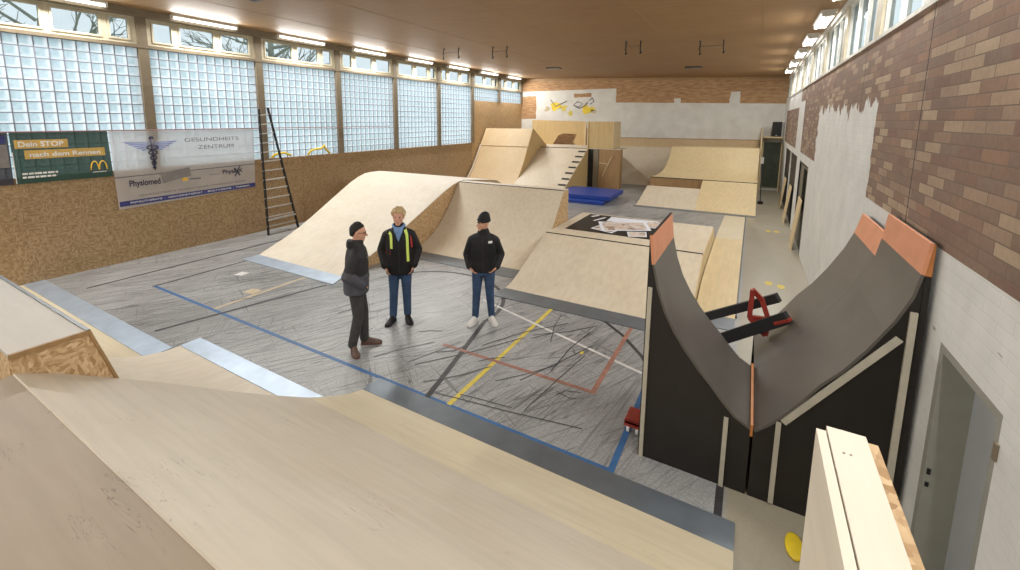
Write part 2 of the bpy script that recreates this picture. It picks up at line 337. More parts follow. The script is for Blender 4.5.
# ---------------------------------------------------------------- geometry helpers
OFF = {}
def off(o): return OFF.get(o.name, V((0, 0, 0))) if o is not None else V((0, 0, 0))
class MB:
    def __init__(self): self.v = []; self.f = []; self.mi = []; self.cur = 0
    def add(self, vs, fs):
        k = len(self.v); self.v += [V(p) for p in vs]
        for f in fs: self.f.append([i+k for i in f]); self.mi.append(self.cur)
        return self
    def box(self, x0, x1, y0, y1, z0, z1):
        return self.add([(x0,y0,z0),(x1,y0,z0),(x1,y1,z0),(x0,y1,z0),(x0,y0,z1),(x1,y0,z1),(x1,y1,z1),(x0,y1,z1)],
                        [(3,2,1,0),(4,5,6,7),(0,1,5,4),(1,2,6,5),(2,3,7,6),(3,0,4,7)])
    def prism(self, poly, ext):
        n = len(poly); e = V(ext); p = [V(q) for q in poly]
        return self.add(p+[q+e for q in p], [list(range(n))[::-1], list(range(n, 2*n))]+[[i, (i+1) % n, n+(i+1) % n, n+i] for i in range(n)])
    def beam(self, a, b, w, h, up=(0, 0, 1)):
        a, b = V(a), V(b); d = (b-a).normalized(); u = V(up)
        if abs(d.dot(u)) > .98: u = V((0, 1, 0))
        s = d.cross(u).normalized()*w/2; t = s.cross(d).normalized()*h/2
        q = [a-s-t, a+s-t, a+s+t, a-s+t]
        return self.prism(q, b-a)
    def tube(self, pts, r, n=8):
        pts = [V(p) for p in pts]; rs = r if isinstance(r, (list, tuple)) else [r]*len(pts)
        vs = []; fs = []
        for i, p in enumerate(pts):
            d = (pts[min(i+1, len(pts)-1)]-pts[max(i-1, 0)]).normalized()
            u = V((0, 0, 1)) if abs(d.z) < .9 else V((1, 0, 0))
            s = d.cross(u).normalized(); t = s.cross(d)
            for k in range(n):
                a = 2*math.pi*k/n; vs.append(p+(s*math.cos(a)+t*math.sin(a))*rs[i])
        for i in range(len(pts)-1):
            for k in range(n): fs.append((i*n+k, i*n+(k+1) % n, (i+1)*n+(k+1) % n, (i+1)*n+k))
        fs.append(list(range(n))[::-1]); fs.append(list(range((len(pts)-1)*n, len(pts)*n)))
        return self.add(vs, fs)
    def rings(self, rings):
        "closed loft through rings (lists of equal length)"
        n = len(rings[0]); vs = [p for r in rings for p in r]; fs = []
        for i in range(len(rings)-1):
            for k in range(n): fs.append((i*n+k, i*n+(k+1) % n, (i+1)*n+(k+1) % n, (i+1)*n+k))
        fs.append(list(range(n))[::-1]); fs.append(list(range((len(rings)-1)*n, len(rings)*n)))
        return self.add(vs, fs)
    def ball(self, c, r, nu=14, nv=9, squash=(1, 1, 1)):
        c = V(c); rg = []
        for j in range(nv+1):
            ph = math.pi*(.02+.96*j/nv)-math.pi/2
            rg.append([c+V((r*squash[0]*math.cos(ph)*math.cos(2*math.pi*i/nu), r*squash[1]*math.cos(ph)*math.sin(2*math.pi*i/nu), r*squash[2]*math.sin(ph))) for i in range(nu)])
        return self.rings(rg)
    def caps(self, a, b, ra, rb, n=12):
        "tapered capsule"
        a, b = V(a), V(b); d = (b-a)
        L = d.length; d = d.normalized() if L > 1e-6 else V((0, 0, 1))
        u = V((0, 0, 1)) if abs(d.z) < .9 else V((1, 0, 0))
        s = d.cross(u).normalized(); t = s.cross(d); rg = []
        for ph in (-85, -60, -30, 0):
            q = math.radians(ph); rg.append((a+d*ra*math.sin(q), ra*math.cos(q)))
        for ph in (0, 30, 60, 85):
            q = math.radians(ph); rg.append((b+d*rb*math.sin(q), rb*math.cos(q)))
        return self.rings([[c+(s*math.cos(2*math.pi*k/n)+t*math.sin(2*math.pi*k/n))*r for k in range(n)] for c, r in rg])
    def chain(self, pts, rs, n=12):
        for i in range(len(pts)-1): self.caps(pts[i], pts[i+1], rs[i], rs[i+1], n)
        return self
    def build(self, name, mat, parent=None, smooth=False, bevel=0, remesh=0, smooth_it=0, smooth_angle=None):
        o_ = off(parent)
        me = bpy.data.meshes.new(name)
        me.from_pydata([p-o_ for p in self.v], [], self.f)
        mats = mat if isinstance(mat, (list, tuple)) else [mat]
        for m in mats: me.materials.append(m)
        if len(mats) > 1:
            for p, i in zip(me.polygons, self.mi): p.material_index = i
        bm = bmesh.new(); bm.from_mesh(me); bmesh.ops.recalc_face_normals(bm, faces=bm.faces); bm.to_mesh(me); bm.free()
        me.update()
        o = bpy.data.objects.new(name, me); COL.objects.link(o)
        if remesh:
            md = o.modifiers.new('r', 'REMESH'); md.mode = 'VOXEL'; md.voxel_size = remesh; md.use_smooth_shade = True
            if smooth_it:
                sm = o.modifiers.new('s', 'SMOOTH'); sm.factor = .5; sm.iterations = smooth_it
            bake(o)
            for p in o.data.polygons: p.use_smooth = True
        elif bevel:
            bv = o.modifiers.new('b', 'BEVEL'); bv.width = bevel; bv.segments = 2; bv.limit_method = 'ANGLE'; bv.angle_limit = .6
        if smooth:
            for p in o.data.polygons: p.use_smooth = True
            if smooth_angle:
                o.data.set_sharp_from_angle(angle=smooth_angle)
        if parent is not None:
            o.parent = parent
        OFF[o.name] = o_
        return o
def bake(o):
    dg = bpy.context.evaluated_depsgraph_get(); dg.update()
    me = bpy.data.meshes.new_from_object(o.evaluated_get(dg))
    old = o.data; nm = old.name; o.modifiers.clear(); o.data = me; bpy.data.meshes.remove(old); me.name = nm
def tag(o, label, cat, group=None, kind=None):
    if label: o['label'] = label
    if cat: o['category'] = cat
    if group: o['group'] = group
    if kind: o['kind'] = kind
    return o
def thing(name, label, cat, loc, group=None, kind=None):
    o = bpy.data.objects.new(name, None); COL.objects.link(o); o.location = loc; o.empty_display_size = .2
    OFF[o.name] = V(loc); return tag(o, label, cat, group, kind)
def struct(o, label=None):
    o['kind'] = 'structure'
    if label: o['label'] = label
    return o
def copy_thing(src, name_loc_delta, label):
    c = src.copy(); COL.objects.link(c); c.location = V(src.location)+V(name_loc_delta); c['label'] = label
    for ch in list(src.children):
        k = ch.copy(); COL.objects.link(k); k.parent = c
        for g in list(ch.children):
            q = g.copy(); COL.objects.link(q); q.parent = k
    return c
def text_mesh(s, height, width=None, bold=False):
    cu = bpy.data.curves.new('t', 'FONT'); cu.body = s; cu.size = height/.72; cu.extrude = 0
    if bold: cu.offset = height*.035
    o = bpy.data.objects.new('t', cu); COL.objects.link(o)
    bpy.context.view_layer.update(); dg = bpy.context.evaluated_depsgraph_get()
    me = bpy.data.meshes.new_from_object(o.evaluated_get(dg))
    vs = [V(v.co) for v in me.vertices]; fs = [list(p.vertices) for p in me.polygons]
    bpy.data.objects.remove(o); bpy.data.curves.remove(cu); bpy.data.meshes.remove(me)
    if vs and width:
        x0 = min(v.x for v in vs); x1 = max(v.x for v in vs); k = width/(x1-x0)
        for v in vs: v.x = (v.x-x0)*k
    return vs, fs
def wall_text(s, x, y, z, height, width, mat, parent, name='lettering', bold=False, tilt=0):
    vs, fs = text_mesh(s, height, width, bold)
    return MB().add([(x, y+v.x, z+v.y+tilt*v.x) for v in vs], fs).build(name, mat, parent)
def band(pts, w):
    "flat strip polygon list along xy pts"
    L = []; R_ = []
    for i, p in enumerate(pts):
        a = V((*pts[max(i-1, 0)], 0)); b = V((*pts[min(i+1, len(pts)-1)], 0)); d = (b-a).normalized(); n = V((-d.y, d.x, 0))*w/2
        L.append(V((*p, 0))+n); R_.append(V((*p, 0))-n)
    return L, R_

# ---------------------------------------------------------------- the hall
XL, XR, YB, YF = -12.05, 1.15, 24.4, -4.2
cz = lambda x: 5.66+(x-XL)*(5.14-5.66)/(XR-XL)
fl = struct(MB().box(XL-.3, XR+.3, YF-.3, YB+.3, -.12, 0).build('floor', M['floor']))
struct(MB().prism([(XL-.3, YF-.3, cz(XL-.3)), (XR+.4, YF-.3, cz(XR+.4)), (XR+.4, YB+.3, cz(XR+.4)), (XL-.3, YB+.3, cz(XL-.3))], (0, 0, .15)).build('ceiling', M['ceiling']))
struct(MB().prism([(XL-.3, YB, 0), (XR+.3, YB, 0), (XR+.3, YB, cz(XR+.3)), (XL-.3, YB, cz(XL-.3))], (0, .25, 0)).build('wall_back', M['backwall']))
struct(MB().prism([(XL-.3, YF, 0), (XR+.3, YF, 0), (XR+.3, YF, cz(XR+.3)), (XL-.3, YF, cz(XL-.3))], (0, -.25, 0)).build('wall_front', M['whitepaint']))
# ceiling sheet joints
for i, x in enumerate((-9.6, -7.1, -4.6, -2.1, .0)):
    struct(MB().box(x, x+.012, YF, YB, cz(x)-.003, cz(x)+.01).build('trim_ceiling_joint', M['ply_brown']))
struct(MB().prism([(XL, YB, cz(XL)-.13), (XR, YB, cz(XR)-.10), (XR, YB, cz(XR)), (XL, YB, cz(XL))], (0, -.04, 0)).build('trim_back', M['ply_brown']))
# floor markings (children of the floor)
def mark(pts, w, mat, z=.002):
    L, R_ = band(pts, w); n = len(pts)
    vs = [(p.x, p.y, z) for p in L]+[(p.x, p.y, z) for p in R_]
    return MB().add(vs, [(i, i+1, n+i+1, n+i) for i in range(n-1)]).build('floor_line', mat, fl)
mark([(-9.77, 3.74), (-.86, 3.74)], .06, M['blue_line']); mark([(-.89, 3.71), (-.89, 12)], .06, M['blue_line'], .0025)
mark([(-9.77, 3.7), (-9.77, 8.5)], .05, M['black_line'])
mark([(-2.73, 3.75), (-2.73, 6.8)], .06, M['yellow_line'], .003)
mark([(-3.02, 3.7), (-3.15, 4.33), (-3.46, 5.74)], .07, M['black_line'], .0026)
mark([(-4.9+1.45*math.cos(a), 6+1.45*math.sin(a)) for a in [math.radians(-10+i*6) for i in range(28)]], .07, M['black_line'], .0022)
mark([(-1.86, 6.82), (-1.45, 6.45), (-1.07, 5.97), (-.95, 5.75)], .055, M['black_line'])
mark([(-3.95, 6.51), (-.95, 5.54)], .05, M['white_line'], .0032)
mark([(-3.6, 4.83), (-1.40, 4.83)], .06, M['red_line'], .0034); mark([(-1.40, 4.8), (-1.40, 6.8)], .06, M['red_line'], .0036)
mark([(-7.68, 3.75), (-7.68, 5.6)], .07, M['tan_line'])
mark([(-7.62, 2.85), (-6.95, 5.53)], .06, M['black_line'], .0038)
mark([(-10.75, 3.0), (-10.75, 9.5)], .06, M['black_line'])
mark([(-8.0, 4.55), (-7.75, 4.6)], .22, M['tan_line'], .004); mark([(-9.1, 5.0), (-8.9, 5.05)], .2, M['white_line'], .004)
mark([(-.015, 3.72), (-.015, 4.08)], .06, M['black_line'], .004)
rs = random.Random(5)
sk = [((-2.25, 4.6), (-1.75, 5.9)), ((-1.95, 4.1), (-1.75, 5.6)), ((-3.1, 5.1), (-2.3, 6.4)), ((-1.75, 4.55), (-1.52, 4.75)), ((-1.78, 4.62), (-1.52, 4.6)), ((-3.6, 4.2), (-2.7, 5.6)), ((-3.0, 3.85), (-1.3, 4.15)), ((-2.5, 6.65), (-2.3, 5.7)), ((-2.0, 5.0), (-1.9, 6.3)), ((-4.15, 4.95), (-3.85, 5.15)), ((-3.55, 4.6), (-3.3, 5.0))]
for q in range(26):
    x, y = rs.uniform(-9, -2.2), rs.uniform(3.9, 6.6); a_ = rs.gauss(.95, .35); L_ = rs.uniform(.25, 1.1)
    sk.append(((x, y), (x+L_*math.cos(a_), y+L_*math.sin(a_))))
for a, b in sk:
    k_ = rs.uniform(-.06, .06); c = ((a[0]+b[0])/2+k_, (a[1]+b[1])/2-k_*.7)
    if max(a[1], b[1]) > 6.7: continue
    q1 = ((a[0]*.6+c[0]*.4+.0, a[1]*.6+c[1]*.4), (b[0]*.6+c[0]*.4, b[1]*.6+c[1]*.4))
    mark([a, q1[0], c, q1[1], b], rs.uniform(.010, .02), M['skid'], .0042)
for p in ((.58, 15.1), (.78, 15.15), (.48, 10.15), (.68, 10.05), (-1.81, 5.64)):
    ss = .35 if p[1] < 6 else 1
    MB().add([(p[0]+.07*ss*math.cos(a), p[1]+.13*ss*math.sin(a), .004) for a in [i*.628 for i in range(10)]], [list(range(10))]).build('floor_spot', M['yellow_line'], fl)
tag(MB().rings([[V((.50+.06*math.cos(a)*s, 3.72+.13*math.sin(a)*s, z)) for a in [i*.45 for i in range(14)]] for s, z in ((1, .005), (1, .02), (.8, .026))]).build('floor_marker', M['yellow'], None, True), 'yellow oval rubber marker lying on the floor beside the guard wall', 'marker')

# left wall: osb dado, posts, glass block windows, transoms
wl = struct(MB().box(XL-.25, XL, YF, 18.84, 0, 2.09).build('wall_left', M['osb']))
struct(MB().box(XL-.25, XL, 18.84, YB, 0, 4.19).build('wall_left_end', M['osb_end']))
struct(MB().box(XL-.02, XL+.03, YF, 18.84, 2.06, 2.10).build('trim_dado', M['osb']))
for y in (5.05, 8.9, 12.4, 15.2): MB().box(XL-.001, XL+.004, y, y+.012, 0, 2.06).build('board_joint', M['ply_brown'], wl)
POSTS = [-3.4, -.66, 2.12, 4.9, 7.68, 10.48, 13.26, 16.08, 18.85, 21.56, 24.33]
for i, y in enumerate(POSTS):
    struct(MB().box(XL-.22, XL+.05, y-.10, y+.10, 2.1 if y < 18.7 else (2.1 if y < 18.9 else 4.19), cz(XL)+.02).build('trim_%d' % (i+1), M['post']))
struct(MB().box(XL-.15, XL+.06, YF, YB, 4.83, 4.90).build('trim_transom', M['post']))
struct(MB().box(XL-.2, XL+.22, YF, YB, 5.50, cz(XL)+.02).build('trim_head', M['post']))
for i in range(len(POSTS)-1):
    y0, y1 = POSTS[i]+.10, POSTS[i+1]-.10
    z0, z1 = (2.09, 4.83) if POSTS[i] < 18 else (4.19, 4.83)
    w = struct(thing('window_%d' % (i+1), None, None, (XL-.1, (y0+y1)/2, z0)))
    g = MB().box(XL-.10, XL-.03, y0, y1, z0, z1).build('glass_blocks', M['glassblock'], w)
    nb = max(1, round((y1-y0)/.213)); nr = max(1, round((z1-z0)/.211)); j = MB()
    for k in range(nb+1):
        y = y0+(y1-y0)*k/nb; j.box(XL-.045, XL-.018, y-.0085, y+.0085, z0, z1)
    for k in range(nr+1):
        z = z0+(z1-z0)*k/nr; j.box(XL-.045, XL-.020, y0, y1, z-.0085, z+.0085)
    j.build('joint_grid', M['mortar'], w)
    # transom with three lights
    f = MB(); zt0, zt1 = 4.90, 5.50
    cuts = [.0, .42, .78, 1.0] if i % 2 == 0 else [0, .24, .62, 1.0]
    f.box(XL-.09, XL+.0, y0, y1, zt0, zt0+.07); f.box(XL-.09, XL+.0, y0, y1, zt1-.05, zt1)
    for c in cuts:
        yc = y0+(y1-y0)*c; yc = min(max(yc, y0+.05), y1-.05); f.box(XL-.092, XL+.002, yc-.055, yc+.055, zt0, zt1)
    fr = f.build('transom_frame', M['frame'], w)
    for a, b_ in zip(cuts[:-1], cuts[1:]):
        ya, yb = y0+(y1-y0)*a, y0+(y1-y0)*b_; ya += .06 if a else .11; yb -= .06 if b_ < 1 else .11
        s = MB()
        s.box(XL-.07, XL+.018, ya, yb, zt0+.07, zt0+.11); s.box(XL-.07, XL+.018, ya, yb, zt1-.08, zt1-.05)
        s.box(XL-.07, XL+.018, ya, ya+.035, zt0+.11, zt1-.08); s.box(XL-.07, XL+.018, yb-.035, yb, zt0+.11, zt1-.08)
        sh = s.build('casement', M['frame'], w)
        MB().box(XL-.04, XL-.03, ya+.035, yb-.035, zt0+.11, zt1-.08).build('pane', M['pane'], sh)
tag(MB().tube([(XL+.08, 2.2, 2.985), (XL+.08, 4.9, 2.985), (XL+.08, 7.68, 2.985), (XL+.08, 12.85, 2.985)], .014, 6).build('banner_rail', plain('rail_brown', S(128, 92, 92), .5)), 'thin reddish rail running along the glass block windows', 'rail')

# right wall: brick, clerestory, door, openings
wr = MB()
segs = [(YF, 3.02, 0), (3.02, 3.88, 1.77), (3.88, 12.75, 0), (12.75, 15.0, 2.12), (15.0, 16.0, 0), (16.0, 21.5, 2.15), (21.5, YB, 0)]
for a, b_, z in segs: wr.box(XR, XR+.3, a, b_, z, 4.12)
struct(wr.build('wall_right', M['brick']))
struct(MB().box(XR-.012, XR+.3, YF, YB, 4.12, 4.16).build('trim_sill', M['whitepaint']))
struct(MB().box(XR-.0, XR+.3, YF, YB, 5.04, 5.2).build('trim_head_right', M['whitepaint']))
k = 0
for i in range(-3, 8):
    yj = 4.97+2.5*i
    if yj-1.1 > YB: break
    struct(MB().box(XR+.02, XR+.13, yj-.42, yj-.12, 4.16, 5.06).build('trim_pier_%d' % (i+4), M['frame']))
    y0, y1 = yj-.12, min(yj+2.08, YB)
    if y0 >= YB-.3: break
    k += 1
    w = struct(thing('window_%d' % (20+k), None, None, (XR+.2, (y0+y1)/2, 4.16)))
    f = MB(); n = 3
    f.box(XR+.05, XR+.12, y0, y1, 4.16, 4.21); f.box(XR+.05, XR+.12, y0, y1, 5.0, 5.06)
    for q in range(n+1):
        yc = min(max(y0+(y1-y0)*q/n, y0+.03), y1-.03); f.box(XR+.049, XR+.122, yc-.03, yc+.03, 4.16, 5.06)
    f.build('window_frame', M['whitepaint'], w)
    for q in range(n):
        ya, yb = y0+(y1-y0)*q/n+.04, y0+(y1-y0)*(q+1)/n-.04
        MB().box(XR+.085, XR+.092, ya, yb, 4.21, 5.0).build('pane', M['pane'], w)
# near door (pale grey, in a deep frame)
d = struct(thing('door_1', None, None, (XR+.1, 3.45, 0)))
MB().box(XR+.0, XR+.28, 3.82, 3.88, 0, 1.77).box(XR+.0, XR+.28, 3.02, 3.07, 0, 1.77).box(XR+.0, XR+.28, 3.07, 3.82, 1.72, 1.77).build('door_frame', M['doorframe'], d)
lf = MB().box(XR+.17, XR+.21, 3.07, 3.82, .02, 1.72).build('door_leaf', M['doorpaint'], d)
MB().box(XR+.012, XR+.03, 3.81, 3.822, .86, .90).box(XR+.012, XR+.03, 3.81, 3.822, .77, .80).build('strike_plate', M['dark'], d)
MB().box(XR-.012, XR+.05, 3.0, 3.03, 1.53, 1.62).build('hinge', M['post'], d)
# far openings
d2 = struct(thing('door_2', None, None, (XR+.1, 13.9, 0)))
MB().box(XR+.03, XR+.07, 12.85, 14.9, 0, 2.06).build('door_leaf', M['steel_dk'], d2)
MB().box(XR+.0, XR+.25, 12.75, 12.85, 0, 2.12).box(XR+.0, XR+.25, 14.9, 15.0, 0, 2.12).box(XR+.0, XR+.25, 12.85, 14.9, 2.06, 2.12).build('door_frame', M['dark'], d2)
MB().box(XR+.02, XR+.03, 13.0, 13.9, 1.0, 2.0).build('pane', M['pane'], d2)
d3 = struct(thing('door_3', None, None, (XR+.1, 18.7, 0)))
MB().box(XR+.03, XR+.07, 16.0, 21.5, 0, 2.15).build('door_leaf', M['dark'], d3)  # dark sheet fills the opening, its colour stands for the shade inside
MB().box(XR-.0, XR+.03, 18.6, 18.75, 0, 2.15).build('door_post', M['whitepaint'], d3)
for (y, h, lab) in ((13.2, 1.25, 'pale plywood board leaning in the nearer opening of the brick wall'), (16.6, 1.15, 'plywood board leaning at the near end of the dark opening'), (19.3, 1.1, 'plywood board leaning deep in the dark opening by the shelf')):
    tag(MB().prism([(XR-.14, y, 0), (XR-.14, y+.8, 0), (XR-.03, y+.8, h), (XR-.03, y, h)], (.022, 0, 0)).build('leaning_board', M['ply_warm']), lab, 'board')
# outside ground for both sides
struct(MB().box(-40, XL-.3, -30, 50, -.5, -.3).build('ground', M['ground']))
struct(MB().box(XR+.4, 30, -30, 50, -.5, -.3).build('ground', M['ground']))
# bare trees seen through the top lights
def tree(x, y, h, seed, label):
    rnd = random.Random(seed); t = thing('bare_tree', label, 'tree', (x, y, -.3))
    MB().tube([(x, y, -.3), (x+.1, y, h*.4), (x, y+.1, h*.75)], [.22, .16, .08], 8).build('trunk', M['bark'], t, True)
    b_ = MB()
    def grow(p, d, L, r, n):
        q = p+d*L; b_.tube([p, p+d*L*.5+V((rnd.uniform(-.1, .1), rnd.uniform(-.1, .1), .05)), q], [r, r*.8, r*.55], 5)
        if n:
            for _ in range(3): grow(p+d*L*rnd.uniform(.5, 1), (d+V((rnd.uniform(-.8, .8), rnd.uniform(-.8, .8), rnd.uniform(-.2, .7)))).normalized(), L*.68, r*.55, n-1)
    for i in range(16):
        a = rnd.uniform(0, 6.28); grow(V((x, y, h*rnd.uniform(.3, .75))), V((math.cos(a), math.sin(a), rnd.uniform(.0, .8))).normalized(), h*.19, .07, 3)
    b_.build('crown', M['bark'], t)
for i, (y, lab) in enumerate(((3.5, 'bare tree outside the top lights above the green banner'), (7.5, 'bare tree outside the top lights above the white banner'), (11.0, 'bare tree outside the top lights above the big roll-over ramp'))):
    tree(-16.5-(i == 1)*7.5, y-1.2+(i-1)*1.2, 9.5, 30+i, lab)

# lamps
lampL = [(-1.0, .6), (2.2, 4.22), (5.42, 6.98), (8.15, 9.78), (10.95, 12.5), (13.7, 15.3), (16.45, 18.1), (19.19, 20.9), (21.98, 23.6)]
def tube_lamp(x, y0, y1, z, label, group, twin=False):
    yc = (y0+y1)/2
    t = thing('tube_lamp', label, 'lamp', (x, yc, z), group)
    MB().box(x-.05-(.07 if twin else 0), x+.05+(.07 if twin else 0), y0, y1, z+.03, cz(x)+.002 if cz(x)-z < .3 else z+.09).build('housing', M['lamp_body'], t)
    for dx in ((-.07, .07) if twin else (0,)):
        MB().tube([(x+dx, y0+.03, z), (x+dx, y1-.03, z)], .024, 8).build('tube', M['tube'], t, True)
    for yy in (y0+.02, y1-.02): MB().box(x-.03-(.07 if twin else 0), x+.03+(.07 if twin else 0), yy-.02, yy+.02, z-.03, z+.03).build('end_cap', M['lamp_body'], t)
    l = bpy.data.lights.new('tube_glow', 'AREA'); l.shape = 'RECTANGLE'; l.size = .12; l.size_y = y1-y0; l.energy = 62 if twin else 120; l.color = (1, .98, .94)
    o = bpy.data.objects.new('tube_glow', l); COL.objects.link(o); o.location = (x+(.04 if x < -6 else -.03), yc, z-.045); o.rotation_euler = (0, -.5 if x < -11 else (.5 if twin else 0), 0)
    return t, l
nm = ['first', 'second', 'third', 'fourth', 'fifth', 'sixth', 'seventh', 'eighth', 'ninth', 'tenth']
for i, (a, b_) in enumerate(lampL):
    n = i-1
    tube_lamp(XL+.3, a, b_, 5.57, ('single tube lamp above the glass block windows, %s along from the camera' % nm[max(n, 0)]) if n >= 0 else 'single tube lamp above the glass block windows, behind the camera', 'tube lamps over the glass block wall')
for i in range(9):
    y0 = .2+2.5*i; y1 = y0+1.3
    tube_lamp(.98, y0, y1, 5.06, 'twin tube lamp above the brick wall, %s counted from the camera' % nm[i], 'twin tube lamps over the brick wall', True)
for y in (-2.6,):
    for x in (-9, -5.5, -2):
        tube_lamp(x, y-.75, y+.75, cz(x)-.1, 'added fill lamp on the ceiling behind the camera, unseen', 'added fill lamps behind the camera')  # unseen lamps added to light the foreground

# ceiling fittings
def hooks(x, y, w, label, tz=5.3):
    c = cz(x); t = thing('ceiling_hook_pair', label, 'hook', (x, y, c), 'gym ring hooks on the ceiling')
    for dx in (-w/2, w/2):
        MB().box(x+dx-.025, x+dx+.025, y-.04, y+.04, c-.02, c+.01).build('mount_plate', M['steel_dk'], t)
        MB().tube([(x+dx, y, c), (x+dx, y-.05, c-.22), (x+dx+.02, y-.02, c-.30)], .015, 6).build('hook', M['dark'], t, True)
        MB().ball((x+dx+.01, y-.04, c-.32), .03, 8, 6).build('pulley', M['dark'], t, True)
    MB().tube([(x-w/2, y-.03, c-.14), (x+w/2, y-.03, c-.14)], .007, 6).build('cross_bar', M['steel_dk'], t)
hooks(-2.93, 12.6, .38, 'slim pair of dark hooks hanging from the ceiling, without pulleys')
hooks(-1.09, 13.1, .54, 'pair of dark ceiling hooks nearest the brick wall')
hooks(-6.9, 12.4, .5, 'pair of dark ceiling hooks in the middle row towards the glass wall')
hooks(-8.6, 12.2, .6, 'pair of dark ceiling hooks nearest the glass block wall')
def vent(x0, x1, y0, y1, label):
    t = thing('ceiling_vent', label, 'vent', ((x0+x1)/2, (y0+y1)/2, cz((x0+x1)/2)))
    zz = cz(x1)-.02
    MB().box(x0, x1, y0, y1, zz, zz+.06).build('backing', M['dark'], t)
    m = MB()
    for k in range(5): y = y0+(y1-y0)*(k+.5)/5; m.box(x0+.03, x1-.03, y-.03, y+.03, zz-.015, zz)
    m.build('slats', M['steel_dk'], t)
vent(-8.4, -7.6, 4.75, 5.4, 'dark rectangular grille in the ceiling near the glass wall')
vent(-2.5, -1.9, 19.3, 19.7, 'narrow dark slot in the ceiling before the back wall, near the bricks')
vent(-8.0, -7.4, 18.5, 18.9, 'narrow dark slot in the ceiling before the back wall, near the windows')

# ---------------------------------------------------------------- ramps
def slab(prof, ax, lo, hi, t=.018, flip=1):
    """curved sheet: profile (a,z) points, extruded along the other axis from lo to hi (numbers or lists)"""
    n = len(prof); lo_ = lo if isinstance(lo, (list, tuple)) else [lo]*n; hi_ = hi if isinstance(hi, (list, tuple)) else [hi]*n
    rg = []
    pt = (lambda a, z, b: V((b, a, z))) if ax == 'y' else (lambda a, z, b: V((a, b, z)))
    under = []
    for i, (a, z) in enumerate(prof):
        p0 = prof[max(i-1, 0)]; p1 = prof[min(i+1, n-1)]
        d = V((p1[0]-p0[0], p1[1]-p0[1])).normalized(); nn = V((d.y, -d.x))*flip
        if nn.y > 0: nn = -nn
        under.append((a+nn.x*t, max(z+nn.y*t, .001)))
    m = MB(); vs = []
    for i in range(n): vs += [pt(*prof[i], lo_[i]), pt(*prof[i], hi_[i]), pt(*under[i], hi_[i]), pt(*under[i], lo_[i])]
    fs = []
    for i in range(n-1):
        for k in range(4): fs.append((i*4+k, i*4+(k+1) % 4, (i+1)*4+(k+1) % 4, (i+1)*4+k))
    fs += [(3, 2, 1, 0), (n*4-4, n*4-3, n*4-2, n*4-1)]
    return m.add(vs, fs)
def side(prof, ax, at, t, drop=.022, floor=.0, back=None):
    "side panel below a profile, at extrusion coordinate `at` (thickness t, signed); `at` may be list"
    n = len(prof); at_ = at if isinstance(at, (list, tuple)) else [at]*n
    pt = (lambda a, z, b: V((b, a, z))) if ax == 'y' else (lambda a, z, b: V((a, b, z)))
    poly = [pt(a, max(z-drop, floor+.001), q) for (a, z), q in zip(prof, at_)]
    poly += [pt(prof[-1][0], floor, at_[-1]), pt(prof[0][0], floor, at_[0])]
    e = V((t, 0, 0)) if ax == 'y' else V((0, t, 0))
    # triangulate as strip so concave outlines stay right
    m = MB(); top = poly[:n]; bot = [pt(a, floor, q) for (a, z), q in zip(prof, at_)]
    vs = top+bot+[p+e for p in top]+[p+e for p in bot]; fs = []
    for i in range(n-1):
        fs += [(i, i+1, n+i+1, n+i), (2*n+i, 3*n+i, 3*n+i+1, 2*n+i+1), (i, 2*n+i, 2*n+i+1, i+1), (n+i, n+i+1, 3*n+i+1, 3*n+i)]
    fs += [(0, n, 3*n, 2*n), (n-1, 2*n-1+0, 4*n-1, 3*n-1)]
    fs[-1] = (n-1, 3*n-1, 4*n-1, 2*n-1)
    return m.add(vs, fs)
def arcq(y0, z0, y1, z1, n=12, pw=1.0):
    "concave quarter from flat (y0,z0) rising to (y1,z1): circle tangent to the horizontal at start"
    dy, dz = y1-y0, z1-z0; R_ = (dy*dy+dz*dz)/(2*dz); s = 1 if dy > 0 else -1
    ang = math.asin(min(1, abs(dy)/R_)); ang = math.pi-ang if dz > R_ else ang
    return [(y0+s*R_*math.sin(ang*i/n), z0+R_*(1-math.cos(ang*i/n))) for i in range(n+1)]
def toe(x0, x1, y0, y1, parent, z=.012):
    return MB().add([(x0, y0, .002), (x1, y0, .002), (x1, y1, z), (x0, y1, z), (x0, y1, .002), (x1, y1, .002)], [(0, 1, 2, 3), (3, 2, 5, 4), (0, 4, 5, 1), (0, 3, 4), (1, 5, 2)]).build('toe_plate', M['steel'], parent)
SA = .6
# --- foreground bank (section with the deck the camera stands on)
profC = [(3.46, .002), (3.25, .06), (3.04, .15), (2.84, .25), (2.70, .325), (2.33, .56), (2.0, .78), (1.69, 1.0), (1.42, 1.19), (1.15, 1.37), (.86, 1.555), (.66, 1.66)]
t = thing('bank_ramp', 'wide pale plywood bank in the foreground, its seam crossing to a tan deck', 'ramp', (-1.8, 1.5, 0))
slab(profC[:5], 'y', -3.78, .11).build('lower_sheet', M['ply_lower'], t, True, smooth_angle=SA)
slab(profC[4:], 'y', -3.78, .11).build('upper_sheet', M['ply_fore'], t, True, smooth_angle=SA)
side(profC, 'y', -3.78, .018).build('side_panel', M['osb2'], t); side(profC, 'y', .11, -.018).build('side_panel', M['osb2'], t)
MB().box(-3.78, .11, 3.44, 3.72, .002, .010).build('toe_plate', M['steel'], t)
MB().box(-3.78, .135, -4.1, .655, 1.615, 1.65).build('deck', M['ply_deck'], t)
MB().box(-3.78, .11, .64, .665, 1.55, 1.64).build('coping', M['steel_dk'], t)
for x in (-3.74, -1.8, .08):
    for y in (-3.9, -1.7, .55): MB().box(x-.04, x+.04, y-.04, y+.04, 0, 1.615).build('deck_post', M['wood_edge'], t)
